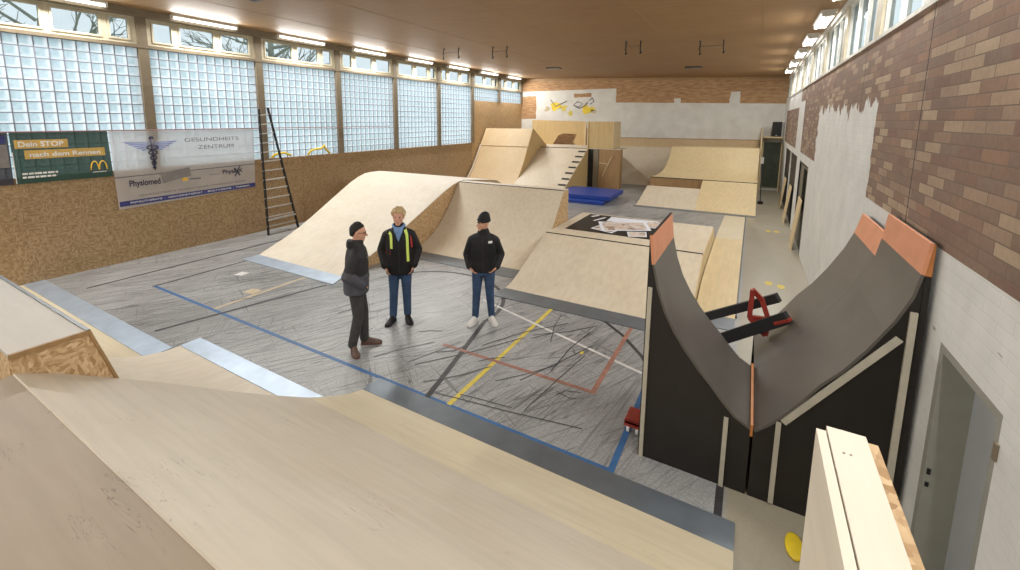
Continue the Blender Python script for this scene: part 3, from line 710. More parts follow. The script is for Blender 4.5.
# --- quarter on its left, with raised narrow deck
profB = arcq(2.85, .002, 1.17, 1.34, 10)+[(1.11, 1.52), (1.06, 1.68), (1.03, 1.78)]
t = thing('quarter_ramp', 'foreground quarter ramp with grey topped ledge and chipboard side showing', 'ramp', (-5.3, 1.8, 0))
slab(profB, 'y', -6.79, -3.80).build('riding_sheet', M['ply_pale'], t, True, smooth_angle=SA)
side(profB+[(.655, 1.782)], 'y', -3.80, .018).build('side_panel', M['osb2'], t)
side(profB, 'y', -6.79, .018).build('side_panel', M['osb2'], t)
MB().box(-6.79, -3.78, .65, 1.03, 1.762, 1.78).build('deck', M['ply_grey'], t)
MB().box(-6.79, -3.78, 1.02, 1.045, 1.755, 1.787).build('coping', M['steel_dk'], t)
MB().box(-6.79, -3.80, .65, .668, 0, 1.76).build('rear_panel', M['osb2'], t)
MB().tube([(-3.782, 1.035, 1.78), (-3.782, 1.06, 1.69), (-3.782, 1.11, 1.52), (-3.782, 1.155, 1.36)], .012, 6).build('edge_strip', M['ply_brown'], t)
MB().box(-3.796, -3.774, .65, 1.045, 1.752, 1.783).build('edge_strip', M['ply_brown'], t)
MB().box(-6.79, -3.8, 2.83, 3.10, .002, .012).build('toe_plate', M['steel_reflect'], t)
# --- third section to the left wall
profA = arcq(2.44, .002, .62, 1.70, 12)
t = thing('quarter_ramp', 'far left foreground quarter ramp running to the chipboard wall', 'ramp', (-9.4, 1.4, 0))
slab(profA, 'y', XL+.02, -6.82).build('riding_sheet', M['ply_lower'], t, True, smooth_angle=SA)
side(profA, 'y', -6.82, -.018).build('side_panel', M['osb2'], t)
MB().box(XL+.02, -6.82, -.5, .62, 1.68, 1.70).build('deck', M['ply_grey'], t)
MB().box(XL+.02, -6.82, 2.42, 2.74, .002, .012).build('toe_plate', M['steel_reflect'], t)
MB().box(XL+.02, -6.82, -.5, -.48, 0, 1.68).build('rear_panel', M['osb2'], t)

# --- big roll-over ramp on the left
profH = [(5.97, .002), (6.36, .12), (6.8, .24), (7.3, .40), (7.73, .555), (8.36, .80), (8.76, .96), (9.2, 1.14), (9.6, 1.30), (10.0, 1.43), (10.3, 1.492), (10.6, 1.506), (11.0, 1.503), (11.4, 1.45), (12.2, 1.12), (13.4, .5), (14.4, .002)]
xl = [-9.93, -9.97, -10.04, -10.14, -10.24, -10.39, -10.48, -10.57, -10.65, -10.72, -10.77, -10.8]+[-10.8]*5
xr = [-7.05]*12+[-6.45]*5
t = thing('roll_over_ramp', 'big pale roll-over ramp behind the two men, chipboard on its side', 'ramp', (-8.4, 9, 0))
k0 = 4; k1 = 8
slab(profH[:k0+1], 'y', xl[:k0+1], xr[:k0+1]).build('lower_sheet', M['ply_pale'], t, True, smooth_angle=SA)
slab(profH[k0:k1+1], 'y', xl[k0:k1+1], xr[k0:k1+1]).build('middle_sheet', M['ply_pale'], t, True, smooth_angle=SA)
slab(profH[k1:], 'y', xl[k1:], xr[k1:]).build('top_sheet', M['ply_pale'], t, True, smooth_angle=SA)
side(profH, 'y', xr, -.018).build('side_panel', M['osb2'], t); side(profH, 'y', xl, .018).build('side_panel', M['osb2'], t)
MB().prism([(-9.95, 5.6, .002), (-6.85, 5.6, .002), (-7.02, 6.0, .002), (-9.95, 6.0, .002)], (0, 0, .011)).build('toe_plate', M['steel_reflect'], t)
# --- quarter facing the camera beside it
profQ = [(8.24, .002), (8.45, .035), (8.75, .12), (9.1, .28), (9.4, .49), (9.7, .79), (9.95, 1.09), (10.15, 1.34), (10.3, 1.485)]
t = thing('quarter_ramp', 'steep quarter ramp facing the man with the beanie, joined to the roll-over ramp', 'ramp', (-5.1, 9, 0))
slab(profQ, 'y', -7.03, -3.90).build('riding_sheet', M['ply'], t, True, smooth_angle=SA)
side(profQ+[(10.62, 1.485)], 'y', -3.90, -.018).build('side_panel', M['osb2'], t)
MB().box(-7.03, -3.90, 10.29, 10.62, 1.47, 1.488).build('deck', M['ply'], t)
MB().box(-7.03, -3.895, 10.29, 10.315, 1.474, 1.494).build('coping', M['steel_dk'], t)
MB().box(-7.03, -3.92, 10.60, 10.62, 0, 1.465).build('rear_panel', M['osb2'], t)
MB().box(-6.98, -3.90, 7.76, 8.26, .002, .012).build('toe_plate', M['steel'], t)

# --- funbox in the middle
profF = [(7.19, .002), (7.45, .05), (7.83, .18), (8.2, .33), (8.54, .46), (8.85, .585), (9.15, .69)]
t = thing('funbox', 'low plywood funbox in the middle of the hall, prints lying on its black top', 'ramp', (-2.3, 9.5, 0))
XF0, XF1 = -3.86, -.655
slab(profF, 'y', XF0, XF1).build('front_bank', M['ply'], t, True, smooth_angle=SA)
profFb = [(12.9, .002), (12.5, .18), (12.1, .42), (11.7, .69)]
slab(profFb, 'y', XF0, XF1).build('rear_bank', M['ply'], t, True, smooth_angle=SA)
MB().box(XF0, XF1, 9.15, 11.7, .67, .69).build('table_top', M['ply'], t)
full = profF+[(11.7, .69), (12.1, .42), (12.5, .18), (12.9, .002)]
side(full, 'y', XF0, .018).build('side_panel', M['ply_warm'], t)
side(full, 'y', XF1, .018).build('side_panel', M['ply_warm'], t)
MB().box(XF0-.005, XF1+.005, 9.13, 9.17, .655, .695).build('coping', M['dark'], t)
MB().prism([(XF0-.12, 6.77, .002), (XF1, 6.77, .002), (XF1, 7.2, .002), (XF0, 7.2, .002)], (0, 0, .011)).build('toe_plate', M['steel'], t)
MB().box(-3.62, -1.72, 9.68, 11.6, .690, .694).build('black_sheet', M['black'], t)
# prints on it
def quad(p, z, h=.003): return MB().prism([(x, y, z) for x, y in p], (0, 0, h))
prints = [([(-2.80, 9.85), (-1.83, 10.45), (-2.10, 11.25), (-3.15, 10.75)], .705, 'photo0', 'large brown and white photo print on top of the pile on the black funbox top', True),
          ([(-3.10, 9.98), (-2.55, 9.78), (-2.45, 10.3), (-3.0, 10.5)], .700, 'photo1', 'print lying at the glass wall end of the pile, partly covered', True),
          ([(-2.15, 9.62), (-1.80, 9.80), (-1.90, 10.25), (-2.28, 10.05)], .7085, 'photo2', 'small photo print at the near corner of the pile', True),
          ([(-3.0, 10.95), (-1.9, 11.1), (-1.86, 11.55), (-3.02, 11.5)], .6965, 'paper', 'white poster sheet lying behind the photo prints', False),
          ([(-2.05, 10.7), (-1.76, 10.75), (-1.74, 11.45), (-2.1, 11.4)], .7025, 'photo3', 'white edged print at the end of the pile nearest the brown mini ramps', True)]
for p, z, mt, lab, border in prints:
    o = tag(quad(p, z).build('photo_print', M['paper']), lab, 'print', 'prints on the funbox')
    if border:
        c = V((sum(q[0] for q in p)/4, sum(q[1] for q in p)/4)); q2 = [(c.x+(x-c.x)*.86, c.y+(y-c.y)*.86) for x, y in p]
        quad(q2, z+.0032, .0006).build('picture', M[mt], o)
for p, lab in (([(-3.32, 10.85), (-3.17, 11.35), (-3.11, 11.33), (-3.26, 10.83)], 'narrow white paper strip on the black funbox top, outer one'), ([(-3.52, 11.3), (-3.4, 11.55), (-3.33, 11.52), (-3.45, 11.27)], 'short white paper strip at the back edge of the funbox top')):
    tag(quad(p, .6945, .003).build('paper_strip', M['paper']), lab, 'paper')
# --- long ledge right of the funbox
profL = [(7.95, .012), (8.3, .12), (8.8, .23), (9.4, .29), (12.3, .30), (13.6, .24), (16.9, .012)]
t = thing('long_ledge', 'long narrow warm plywood ledge between funbox and brick wall aisle', 'ramp', (-.33, 11.5, 0))
slab(profL[:5], 'y', -.62, -.03).build('top_sheet', M['ply_warm'], t, True, smooth_angle=.5)
slab(profL[4:], 'y', -.62, -.03).build('far_slope', M['ply_lower'], t, True, smooth_angle=.5)
side(profL, 'y', -.62, .018).build('side_panel', M['ply_brown'], t); side(profL, 'y', -.03, -.018).build('side_panel', M['ply_brown'], t)
MB().box(-.03, -.005, 8.0, 16.9, 0, .05).build('edge_rail', M['steel_dk'], t)
MB().box(-.62, -.03, 7.45, 7.97, .002, .012).build('toe_plate', M['steel'], t)

# --- back low bank with quarter on top
t = thing('bank_ramp', 'low warm plywood bank with a notch, in front of the upper quarter', 'ramp', (-1.7, 18.6, 0))
bank = [(17.3, .002), (17.8, .13), (18.4, .32), (19.1, .545)]
slab(bank, 'y', [-3.66, -3.64, -3.62, -3.60], [-1.62]*4).build('left_sheet', M['ply'], t)
slab(bank+[(19.88, .80)], 'y', -1.62, .26).build('right_sheet', M['ply_warm'], t)
side(bank, 'y', -3.62, .018).build('side_panel', M['ply_brown'], t); side(bank+[(19.88, .80)], 'y', .26, -.018).build('side_panel', M['ply_brown'], t)
side(bank+[(19.88, .80)], 'y', -1.62, .018).build('inner_panel', M['ply_brown'], t)
MB().box(-3.6, -1.62, 19.09, 19.11, 0, .53).build('rear_panel', M['ply_brown'], t)
MB().box(-3.7, .27, 17.03, 17.32, .002, .01).build('toe_plate', M['steel'], t)
profM = [(19.9, .82), (20.4, .825), (20.9, .88), (21.3, 1.02), (21.6, 1.24), (21.8, 1.50), (21.92, 1.76), (22.0, 2.02)]
t = thing('upper_quarter_ramp', 'warm plywood quarter ramp standing above the notched bank at the back', 'ramp', (-1.7, 21, 0))
slab(profM, 'y', [-3.66, -3.55, -3.44, -3.34, -3.28, -3.23, -3.2, -3.17], .27, .025).build('riding_sheet', M['ply_warm'], t, True, smooth_angle=SA)
side(profM, 'y', [-3.66, -3.55, -3.44, -3.34, -3.28, -3.23, -3.2, -3.17], .018).build('side_panel', M['ply_brown'], t); side(profM, 'y', .27, -.018).build('side_panel', M['ply_brown'], t)
MB().box(-3.64, .25, 19.9, 19.92, 0, .80).build('front_panel', M['ply_brown'], t)
MB().box(-3.66, .27, 19.885, 19.91, .795, .825).build('coping', M['dark'], t)
MB().box(-3.16, .27, 22.0, 22.9, 2.0, 2.02).build('deck', M['ply_warm'], t)
MB().box(-3.16, .25, 22.88, 22.9, 0, 2.0).build('rear_panel', M['ply_brown'], t)
# --- quarter along the back wall with board above
t = thing('wall_quarter_ramp', 'long plywood quarter ramp running along the white back wall', 'ramp', (-3, 23.6, 0))
profW = arcq(22.95, .002, 24.15, 1.84, 10)
profW = [(22.95, .002), (23.2, .10), (23.4, .26), (23.6, .50), (23.8, .85), (23.98, 1.3), (24.1, 1.84)]
slab(profW, 'y', -6.6, -3.2).build('riding_sheet', M['ply'], t, True, smooth_angle=SA)
slab(profW, 'y', -3.2, .25).build('riding_sheet', M['ply'], t, True, smooth_angle=SA)
MB().box(-6.6, .25, 24.1, 24.36, 1.82, 1.84).build('deck', M['ply'], t)
MB().box(-6.6, .25, 24.34, 24.39, 1.84, 2.28).build('back_board', M['ply_tan'], t)
MB().box(-6.6, .25, 24.33, 24.39, 2.28, 2.31).build('top_edge', M['ply_brown'], t)
side(profW, 'y', -6.6, .018).build('side_panel', M['ply_brown'], t); side(profW, 'y', .25, -.018).build('side_panel', M['ply_brown'], t)

# --- left back: quarter with extension
t = thing('extension_quarter_ramp', 'tall plywood quarter ramp with angled extension at the chipboard wall corner', 'ramp', (-10.6, 19.3, 0))
profE = [(17.3, .002), (17.7, .08), (18.05, .25), (18.38, .48), (18.75, .88), (19.1, 1.38), (19.45, 1.95)]
slab(profE, 'y', XL+.1, -9.28).build('riding_sheet', M['ply_tan'], t, True, smooth_angle=SA)
slab([(19.45, 1.95), (20.0, 2.80)], 'y', [XL+.1, XL+.12], [-9.28, -9.28]).build('extension_sheet', M['ply_tan'], t)
MB().box(XL+.1, -9.28, 19.42, 19.445, 1.93, 1.955).build('seam_strip', M['ply_brown'], t)
MB().prism([(-9.28, 17.3, 0), (-9.28, 17.7, .06), (-9.28, 18.38, .46), (-9.28, 19.1, 1.36), (-9.28, 19.45, 1.93), (-9.28, 20.0, 2.78), (-9.28, 20.12, 2.78), (-9.28, 21.7, 1.95), (-9.28, 21.7, 0)], (.02, 0, 0)).build('side_panel', M['ply_wall'], t)
MB().box(XL+.12, -9.28, 20.0, 20.14, 2.76, 2.80).build('deck', M['ply'], t)
MB().tube([(XL+.12, 18.2, .4), (XL+.12, 18.7, .9), (XL+.12, 19.2, 1.6), (XL+.12, 19.45, 1.98)], .03, 6).build('edge_strip', M['ply_pale'], t)
# --- centre bank with dark tape bars, platform and walls behind
t = thing('bank_ramp', 'plywood bank with a row of short dark bars along its edge', 'ramp', (-8, 19.4, 0))
profK = [(17.5, .04), (18.4, .50), (19.3, .97), (20.2, 1.44), (21.0, 1.86)]
slab(profK, 'y', -9.26, -6.8).build('riding_sheet', M['ply'], t)
side(profK, 'y', -6.8, -.02).build('side_panel', M['ply_wall'], t)
for i in range(7):
    y = 18.15+.42*i; z = .04+(y-17.5)*.52+.012
    MB().prism([(-7.18, y, z), (-6.82, y, z), (-6.82, y+.1, z+.052), (-7.18, y+.1, z+.052)], (0, 0, .006)).build('dark_bar', M['blackpaint'], t)
MB().box(-9.26, -6.8, 20.98, 21.03, 1.83, 1.88).build('coping', M['steel_dk'], t)
t = thing('platform', 'plywood platform with open framed front beside the bank, at the back', 'platform', (-7.3, 22, 0))
MB().box(-9.24, -5.26, 21.03, 22.3, 1.84, 1.87).box(-11.2, -6.62, 22.3, 23.9, 1.84, 1.87).build('deck', M['ply_pale'], t)
MB().box(-6.84, -6.79, 20.95, 21.02, 0, 3.14).build('corner_post', M['wood_edge'], t)
MB().box(-6.50, -6.26, 20.96, 21.05, 0, 1.83).build('front_post', M['post'], t)
MB().box(-6.24, -5.24, 21.0, 21.03, 0, 1.84).build('front_panel', M['ply_brown'], t)
MB().beam((-6.05, 20.985, .55), (-5.6, 20.985, 1.55), .03, .07, (0, 1, 0)).build('diagonal_brace', M['wood_edge'], t)
MB().beam((-6.2, 20.985, 1.2), (-5.75, 20.985, 1.15), .03, .06, (0, 1, 0)).build('cross_brace', M['wood_edge'], t)
MB().box(-6.78, -6.50, 21.06, 21.1, 0, 1.83).build('gap_shade', M['dark'], t)  # black sheet stands in for the shade in the open gap
MB().box(-5.3, -5.25, 21.05, 21.5, 0, 1.84).build('side_panel', M['ply_brown'], t)
t = thing('plywood_screen', 'plywood screen wall on the platform with a jagged brick-coloured hole', 'screen', (-9.3, 23.5, 1.87))
sc_ = MB()
sc_.prism([(-10.85, 23.5, 1.87), (-9.65, 23.5, 1.87), (-9.3, 23.5, 2.4), (-9.0, 23.5, 2.5), (-8.25, 23.5, 2.46), (-8.25, 23.5, 3.17), (-10.95, 23.5, 3.24)], (0, .02, 0))
sc_.prism([(-8.25, 23.5, 2.46), (-8.45, 23.5, 2.02), (-8.2, 23.5, 1.87), (-7.75, 23.5, 1.87), (-7.75, 23.5, 3.14), (-8.25, 23.5, 3.17)], (0, .02, 0))
sc_.build('sheet', M['ply_wall'], t)
MB().box(-7.8, -7.72, 23.42, 23.5, 1.87, 3.14).build('edge_post', M['wood_edge'], t)
t = thing('plywood_screen', 'plain plywood box screen above the framed platform front', 'screen', (-6.1, 21, 1.87))
MB().box(-6.79, -6.3, 21.0, 21.02, 1.875, 3.15).build('left_sheet', M['ply_wall'], t)
MB().box(-6.295, -5.62, 21.0, 21.02, 1.875, 3.15).build('right_sheet', M['ply_wall'], t)
MB().box(-5.62, -5.60, 21.0, 22.3, 1.875, 3.15).build('side_sheet', M['ply_warm'], t)
MB().box(-6.79, -5.62, 21.02, 21.06, 3.09, 3.15).build('top_batten', M['wood_edge'], t)
# mats
def mat_block(x0, x1, y0, y1, z0, z1, lab):
    o = thing('gym_mat', lab, 'mat', ((x0+x1)/2, (y0+y1)/2, z0), 'blue gym mats')
    MB().box(x0, x1, y0, y1, z0, z1).build('cushion', M['mat_blue'], o, bevel=.02)
    MB().box(x0-.004, x1+.004, y0-.004, y1+.004, (z0+z1)/2-.008, (z0+z1)/2+.008).build('seam_piping', plain('navy_piping', S(20, 40, 104), .4), o)
mat_block(-6.6, -4.68, 16.5, 18.75, 0, .15, 'lower of two blue gym mats on the floor by the platform')
mat_block(-6.72, -4.50, 16.75, 18.8, .15, .32, 'upper of two blue gym mats stacked by the platform')

# back right corner: partition, shelf, speaker, green board, broom
t = thing('partition_panel', 'narrow plywood partition at the end of the back ramps', 'partition', (.33, 23.2, 0))
MB().prism([(.30, 22.3, 0), (.30, 24.38, 0), (.30, 24.38, 2.9), (.30, 23.6, 2.85), (.30, 23.4, 2.5), (.30, 22.3, 2.3)], (.03, 0, 0)).build('sheet', M['ply_warm'], t)
MB().box(.33, .39, 24.2, 24.38, 0, 2.44).build('batten', M['wood_edge'], t)
t = thing('wall_shelf', 'plywood shelf in the far corner carrying a speaker', 'shelf', (.75, 24.1, 2.42))
MB().box(.40, 1.14, 23.85, 24.39, 2.42, 2.48).build('board', M['ply_warm'], t)
for x in (.5, 1.05): MB().prism([(x, 24.39, 2.42), (x, 24.39, 2.25), (x, 23.95, 2.42)], (.03, 0, 0)).build('bracket', M['wood_edge'], t)
t = thing('loudspeaker', 'black loudspeaker on the corner shelf by the brick wall', 'speaker', (.87, 24.1, 2.48))
MB().prism([(.69, 23.92, 2.482), (1.06, 23.92, 2.482), (1.02, 24.3, 2.482), (.73, 24.3, 2.482)], (0, 0, .66)).build('cabinet', M['blackpaint'], t, bevel=.02)
MB().box(.72, 1.03, 23.905, 23.92, 2.56, 3.10).build('grille', M['dark'], t)
MB().box(.84, .90, 23.9, 23.906, 2.52, 2.55).build('badge', M['alu'], t)
t = thing('notice_board', 'dark green upright board under the corner shelf', 'board', (.78, 24.3, 0))
MB().box(.44, 1.13, 24.30, 24.36, .15, 2.22).build('panel', M['green'], t)
MB().box(.40, .44, 24.28, 24.36, 0, 2.24).box(1.11, 1.15, 24.28, 24.36, 0, 2.24).build('side_post', M['wood_edge'], t)
t = thing('broom', 'thin dark broom with pale head up, leaning at the end of the back ramps', 'broom', (.42, 20.05, 0))
MB().tube([(.42, 20.05, .05), (.36, 20.9, 1.55)], .018, 6).build('handle', M['dark'], t)
MB().box(.33, .43, 20.85, 20.95, 1.5, 1.75).build('head', M['alu'], t)
MB().box(.33, .51, 19.98, 20.12, .0, .10).build('rubber_foot', M['dark'], t)

# graffiti marks on the back wall
bw_ = bpy.data.objects['wall_back']
def splat(cx, cz_, r, seed, mat):
    rnd = random.Random(seed); p = []
    for i in range(14):
        a = i*2*math.pi/14; q = r*(.5+.7*rnd.random()); p.append((cx+q*1.2*math.cos(a), YB-.004, cz_+q*math.sin(a)))
    MB().add(p+[(cx, YB-.004, cz_)], [(i, (i+1) % 14, 14) for i in range(14)]).build('paint_mark', mat, bw_)
for i, (x, z, r, m_) in enumerate(((-9.9, 4.03, .28, 'yellow'), (-9.4, 3.9, .2, 'yellow_line'), (-8.0, 3.8, .3, 'yellow'), (-9.0, 3.62, .16, 'yellow_line'), (-7.6, 3.7, .16, 'tan_line'), (-10.4, 3.85, .16, 'tan_line'))): splat(x, z, r, i, M[m_])
def squig(pts): MB().tube([(x, YB-.012, z) for x, z in pts], .025, 5).build('paint_mark', M['b_ink'], bw_)
squig([(-8.8, 4.05), (-8.5, 3.95), (-8.3, 4.15), (-8.6, 4.25), (-8.8, 4.05), (-8.5, 3.88), (-8.2, 3.98), (-8.0, 4.2)]); squig([(-7.9, 4.3), (-7.75, 4.45), (-7.65, 4.25), (-7.85, 4.1)])
squig([(-10.2, 4.4), (-9.9, 4.0), (-9.2, 4.3)])

# ---------------------------------------------------------------- the two steep mini quarters (halfpipe)
Y0, YM, Y1 = 4.09, 5.2, 6.2
pL = [(.17, .63), (.05, .70), (-.06, .82), (-.14, .92), (-.25, 1.04), (-.36, 1.18), (-.46, 1.33), (-.55, 1.50), (-.62, 1.70), (-.67, 1.92), (-.70, 2.185)]
t = thing('mini_quarter_ramp', 'steep brown mini quarter ramp with orange tip, funbox side of the pair', 'ramp', (-.3, 4.6, 0))
slab(pL[:10], 'x', Y0-.01, YM, .02).build('riding_sheet', M['pipe'], t, True, smooth_angle=1)
slab(pL[9:], 'x', Y0-.012, YM, .024).build('orange_tip', M['orange'], t)
side(pL[::-1], 'x', Y0, .02).build('side_panel', M['black'], t); side(pL[::-1], 'x', YM-.02, .02).build('side_panel', M['black'], t)
MB().box(-.725, -.70, Y0, YM, 0, 2.19).build('rear_panel', M['black'], t)
MB().box(.165, .185, Y0-.012, YM, .56, .665).build('orange_edge', M['orange_edge'], t)
def batten(a, b_, w=.035): return MB().beam((a[0], Y0-.012, a[1]), (b_[0], Y0-.012, b_[1]), w, .022, (0, 1, 0))
batten((-.695, .0), (-.695, 1.70)).build('batten', M['batten'], t); batten((-.015, .0), (-.015, .66)).build('batten', M['batten'], t)
MB().add([(-.435+.022*math.cos(a), Y0-.003, .81+.035*math.sin(a)) for a in [i*.5236 for i in range(12)]]+[(-.435+.022*math.cos(a), Y0+.001, .81+.035*math.sin(a)) for a in [i*.5236 for i in range(12)]], [list(range(12))]+[(i, (i+1) % 12, 12+(i+1) % 12, 12+i) for i in range(12)]).build('hand_hole', M['dark'], t)
pR = [(.19, .62), (.28, .71), (.36, .81), (.48, .99), (.58, 1.16), (.71, 1.33), (.83, 1.53), (.96, 1.79), (1.03, 1.98), (1.06, 2.15), (1.083, 2.375)]
t = thing('mini_quarter_ramp', 'steep brown mini quarter ramp against the brick wall, taller orange tip', 'ramp', (.7, 4.6, 0))
slab(pR[:10], 'x', Y0-.01, YM, .02).build('riding_sheet', M['pipe'], t, True, smooth_angle=1)
slab(pR[9:], 'x', Y0-.012, YM, .022).build('orange_tip', M['orange'], t)
side(pR, 'x', Y0, .02).build('side_panel', M['black'], t); side(pR, 'x', YM-.02, .018).build('side_panel', M['black'], t)
MB().box(1.085, 1.12, Y0, YM, 0, 2.37).build('rear_panel', M['black'], t)
batten((.355, .02), (.355, .76)).build('batten', M['batten'], t); batten((1.055, 0), (1.055, 1.87), .04).build('batten', M['batten'], t); batten((.385, .77), (1.0, 1.66), .045).build('batten', M['batten'], t)
MB().prism([(1.066, Y0-.003, 2.14), (1.118, Y0-.003, 2.14), (1.118, Y0-.003, 2.365), (1.088, Y0-.003, 2.37)], (0, .01, 0)).build('orange_cheek', M['orange_edge'], t)
pR2 = pR[:9]+[(1.05, 2.06), (1.08, 2.20)]
t = thing('mini_quarter_ramp', 'steep brown mini quarter ramp against the brick wall, behind the taller one', 'ramp', (.7, 5.7, 0))
slab(pR2[:9], 'x', YM+.002, Y1, .02).build('riding_sheet', M['pipe'], t, True, smooth_angle=1)
slab(pR2[8:], 'x', YM+.002, Y1, .022).build('orange_tip', M['orange'], t)
side(pR2, 'x', Y1-.02, .02).build('side_panel', M['black'], t); side(pR2, 'x', YM+.004, .018).build('side_panel', M['black'], t)
MB().box(1.085, 1.11, YM+.002, Y1, 0, 2.19).build('rear_panel', M['black'], t)

# grind rails with red frame resting on the rear unit
t = thing('grind_rail', 'black twin grind rail with red rectangular foot lying behind the brown pipe', 'rail', (0, 5.95, .3))
MB().beam((-.75, 6.25, .42), (.385, 5.88, 1.2), .085, .1).build('upper_rail', M['blackpaint'], t)
MB().beam((-.60, 6.02, .18), (.47, 5.58, 1.10), .085, .13).build('lower_rail', M['blackpaint'], t)
MB().beam((.36, 5.60, 1.0), (.49, 5.56, 1.09), .09, .03).build('end_plate', M['red'], t)
FR = [(.127, 5.75, 1.285), (.121, 5.75, .948), (.288, 5.74, .775), (.306, 5.77, .956), (.227, 5.78, 1.171)]
rf = MB()
for a, b_ in ((0, 1), (1, 2), (2, 3), (3, 4), (4, 0), (1, 3)): rf.beam(FR[a], FR[b_], .05, .05, (0, 1, 0))
rf.build('red_frame', M['red'], t)
# dolly beside the pipe
t = thing('dolly', 'small red dolly with white castor beside the brown mini ramp', 'dolly', (-.88, 4.55, 0))
MB().prism([(-.92, 4.34, .10), (-.76, 4.34, .10), (-.76, 4.60, .10), (-.92, 4.60, .10)], (0, 0, .035)).build('deck', M['red'], t, bevel=.006)
MB().prism([(-.92, 4.34, .135), (-.92, 4.34, .075), (-.76, 4.34, .075), (-.76, 4.34, .135)], (0, .02, 0)).build('apron', M['red'], t)
for x, y in ((-.88, 4.37), (-.88, 4.56), (-.79, 4.37), (-.79, 4.56)):
    c = MB().tube([(x-.013, y, .04), (x+.013, y, .04)], .038, 14).build('castor', M['b_white_ink'], t)
    MB().box(x-.025, x+.025, y-.02, y+.02, .065, .102).build('fork', M['steel_dk'], c)
# guard wall in the right foreground
t = thing('guard_wall', 'layered plywood and chipboard guard wall end close to the camera', 'railing', (.19, .2, 1.4))
MB().box(.151, .166, -1.2, 1.03, 1.35, 2.595).build('left_sheet', M['ply_pale'], t)
MB().box(.168, .228, -1.2, 1.04, 1.35, 2.60).build('core_board', M['ply_pale'], t)
MB().box(.166, .169, -1.2, 1.035, 1.36, 2.585).build('seam', M['ply_brown'], t)
MB().box(.230, .246, -1.2, 1.035, 1.35, 2.592).build('right_sheet', M['osb2'], t)
for x in (.185, .195): MB().tube([(x, .965, 2.597), (x, .965, 2.6008)], .0022, 8).build('screw', M['post'], t)
# ladder
t = thing('ladder', 'dark tapering wooden ladder with pale rungs leaning on the chipboard wall', 'ladder', (-11.5, 7.7, 0))
la0, la1 = V((-11.45, 7.24, 0)), V((-11.93, 7.52, 3.52)); lb0, lb1 = V((-11.45, 8.21, 0)), V((-11.93, 7.80, 3.56))
MB().beam(la0, la1, .035, .07, (1, 0, 0)).build('side_rail', M['dark'], t); MB().beam(lb0, lb1, .035, .07, (1, 0, 0)).build('side_rail', M['dark'], t)
for k in range(13):
    f = .07+.88*k/12; a = la0.lerp(la1, f); b_ = lb0.lerp(lb1, f)
    MB().beam(a-V((0, .02, 0)), b_, .03, .03).build('rung', M['alu'], t)
MB().beam(la0.lerp(la1, .12)+V((.03, 0, 0)), lb0.lerp(lb1, .125)+V((.03, 0, 0)), .03, .05).build('brace', M['alu'], t)
# yellow hoses on the dado ledge
def hose(pts, lab): tag(MB().tube([(XL+.06, y, z) for y, z in pts], .035, 7).build('yellow_hose', M['yellow'], None, True), lab, 'hose', 'yellow hoses')
hose([(7.85, 2.13), (7.95, 2.2), (8.1, 2.24), (8.3, 2.24), (8.5, 2.15)], 'yellow hose bundle behind the ladder on the chipboard ledge')
hose([(9.1, 2.13), (9.2, 2.25), (9.45, 2.3), (9.6, 2.29), (9.75, 2.4), (9.78, 2.28), (9.95, 2.13)], 'yellow hose loop on the chipboard ledge past the ladder')

# banners
xb = XL+.075
def panel(y0, y1, pts, mat, name, parent):
    return MB().add([(xb, y, z) for y, z in pts], [list(range(len(pts)))]).build(name, mat, parent)
t = thing('banner', 'dark green banner with two gold strips hanging on the chipboard wall', 'banner', (xb, 3.25, 2.0))
panel(0, 0, [(2.53, 1.99), (4.05, 1.99), (4.03, 2.98), (2.53, 2.98)], M['b_green'], 'sheet', t)
e = .006
def strip(y0, y1, z0, z1, mat, name, parent, tilt=0, e=.006): return MB().add([(xb+e, y0, z0), (xb+e, y1, z0+tilt), (xb+e, y1, z1+tilt), (xb+e, y0, z1)], [(0, 1, 2, 3)]).build(name, mat, parent)
g1 = strip(2.58, 3.36, 2.665, 2.83, M['b_gold'], 'gold_strip', t); g2 = strip(2.70, 3.95, 2.46, 2.63, M['b_gold'], 'gold_strip', t)
wall_text('Dein STOP', xb+.012, 2.63, 2.70, .10, .66, M['b_white_ink'], g1, bold=True)
wall_text('nach dem Rennen', xb+.012, 2.77, 2.50, .09, 1.1, M['b_white_ink'], g2, bold=True)
arc = MB()
for c in (3.745, 3.885):
    arc.tube([(xb+.012, c+.065*math.cos(math.pi-a), 2.14+.20*math.sin(a)**.8) for a in [math.pi*(.02+.96*i/12) for i in range(13)]], .012, 6)
arc.build('logo', M['arches'], t, True)
strip(3.70, 3.94, 2.105, 2.12, M['b_white_ink'], 'underline', t)
for z, y1 in ((2.16, 3.15), (2.09, 3.13)):
    y = 2.63
    while y < y1:
        wd = random.uniform(.05, .14); strip(y, min(y+wd, y1), z, z+.035, M['b_white_ink'], 'small_print', t); y += wd+.015
strip(2.53, 2.545, 2.0, 2.6, M['b_white_ink'], 'edge_line', t)
t = thing('banner', 'dark banner cut by the frame edge left of the green banner', 'banner', (xb, 1.8, 2.0))
panel(0, 0, [(1.2, 1.99), (2.50, 1.99), (2.51, 2.98), (1.2, 2.98)], M['b_dark'], 'sheet', t)
strip(1.3, 2.48, 2.32, 2.75, M['tape'], 'pale_print', t); strip(2.3, 2.47, 2.78, 2.92, M['b_navy'], 'blue_print', t)
t = thing('banner', 'white see-through banner with winged staff emblem and navy stripe', 'banner', (xb, 5.7, 1.25))
panel(0, 0, [(4.08, 1.22), (7.28, 1.35), (7.36, 2.98), (4.05, 2.98)], M['b_white'], 'sheet', t)
strip(4.10, 7.28, 1.285, 1.40, M['b_navy'], 'navy_stripe', t, .065); strip(4.06, 7.3, 1.93, 1.955, M['b_ink'], 'grey_line', t, .05)
em = MB()
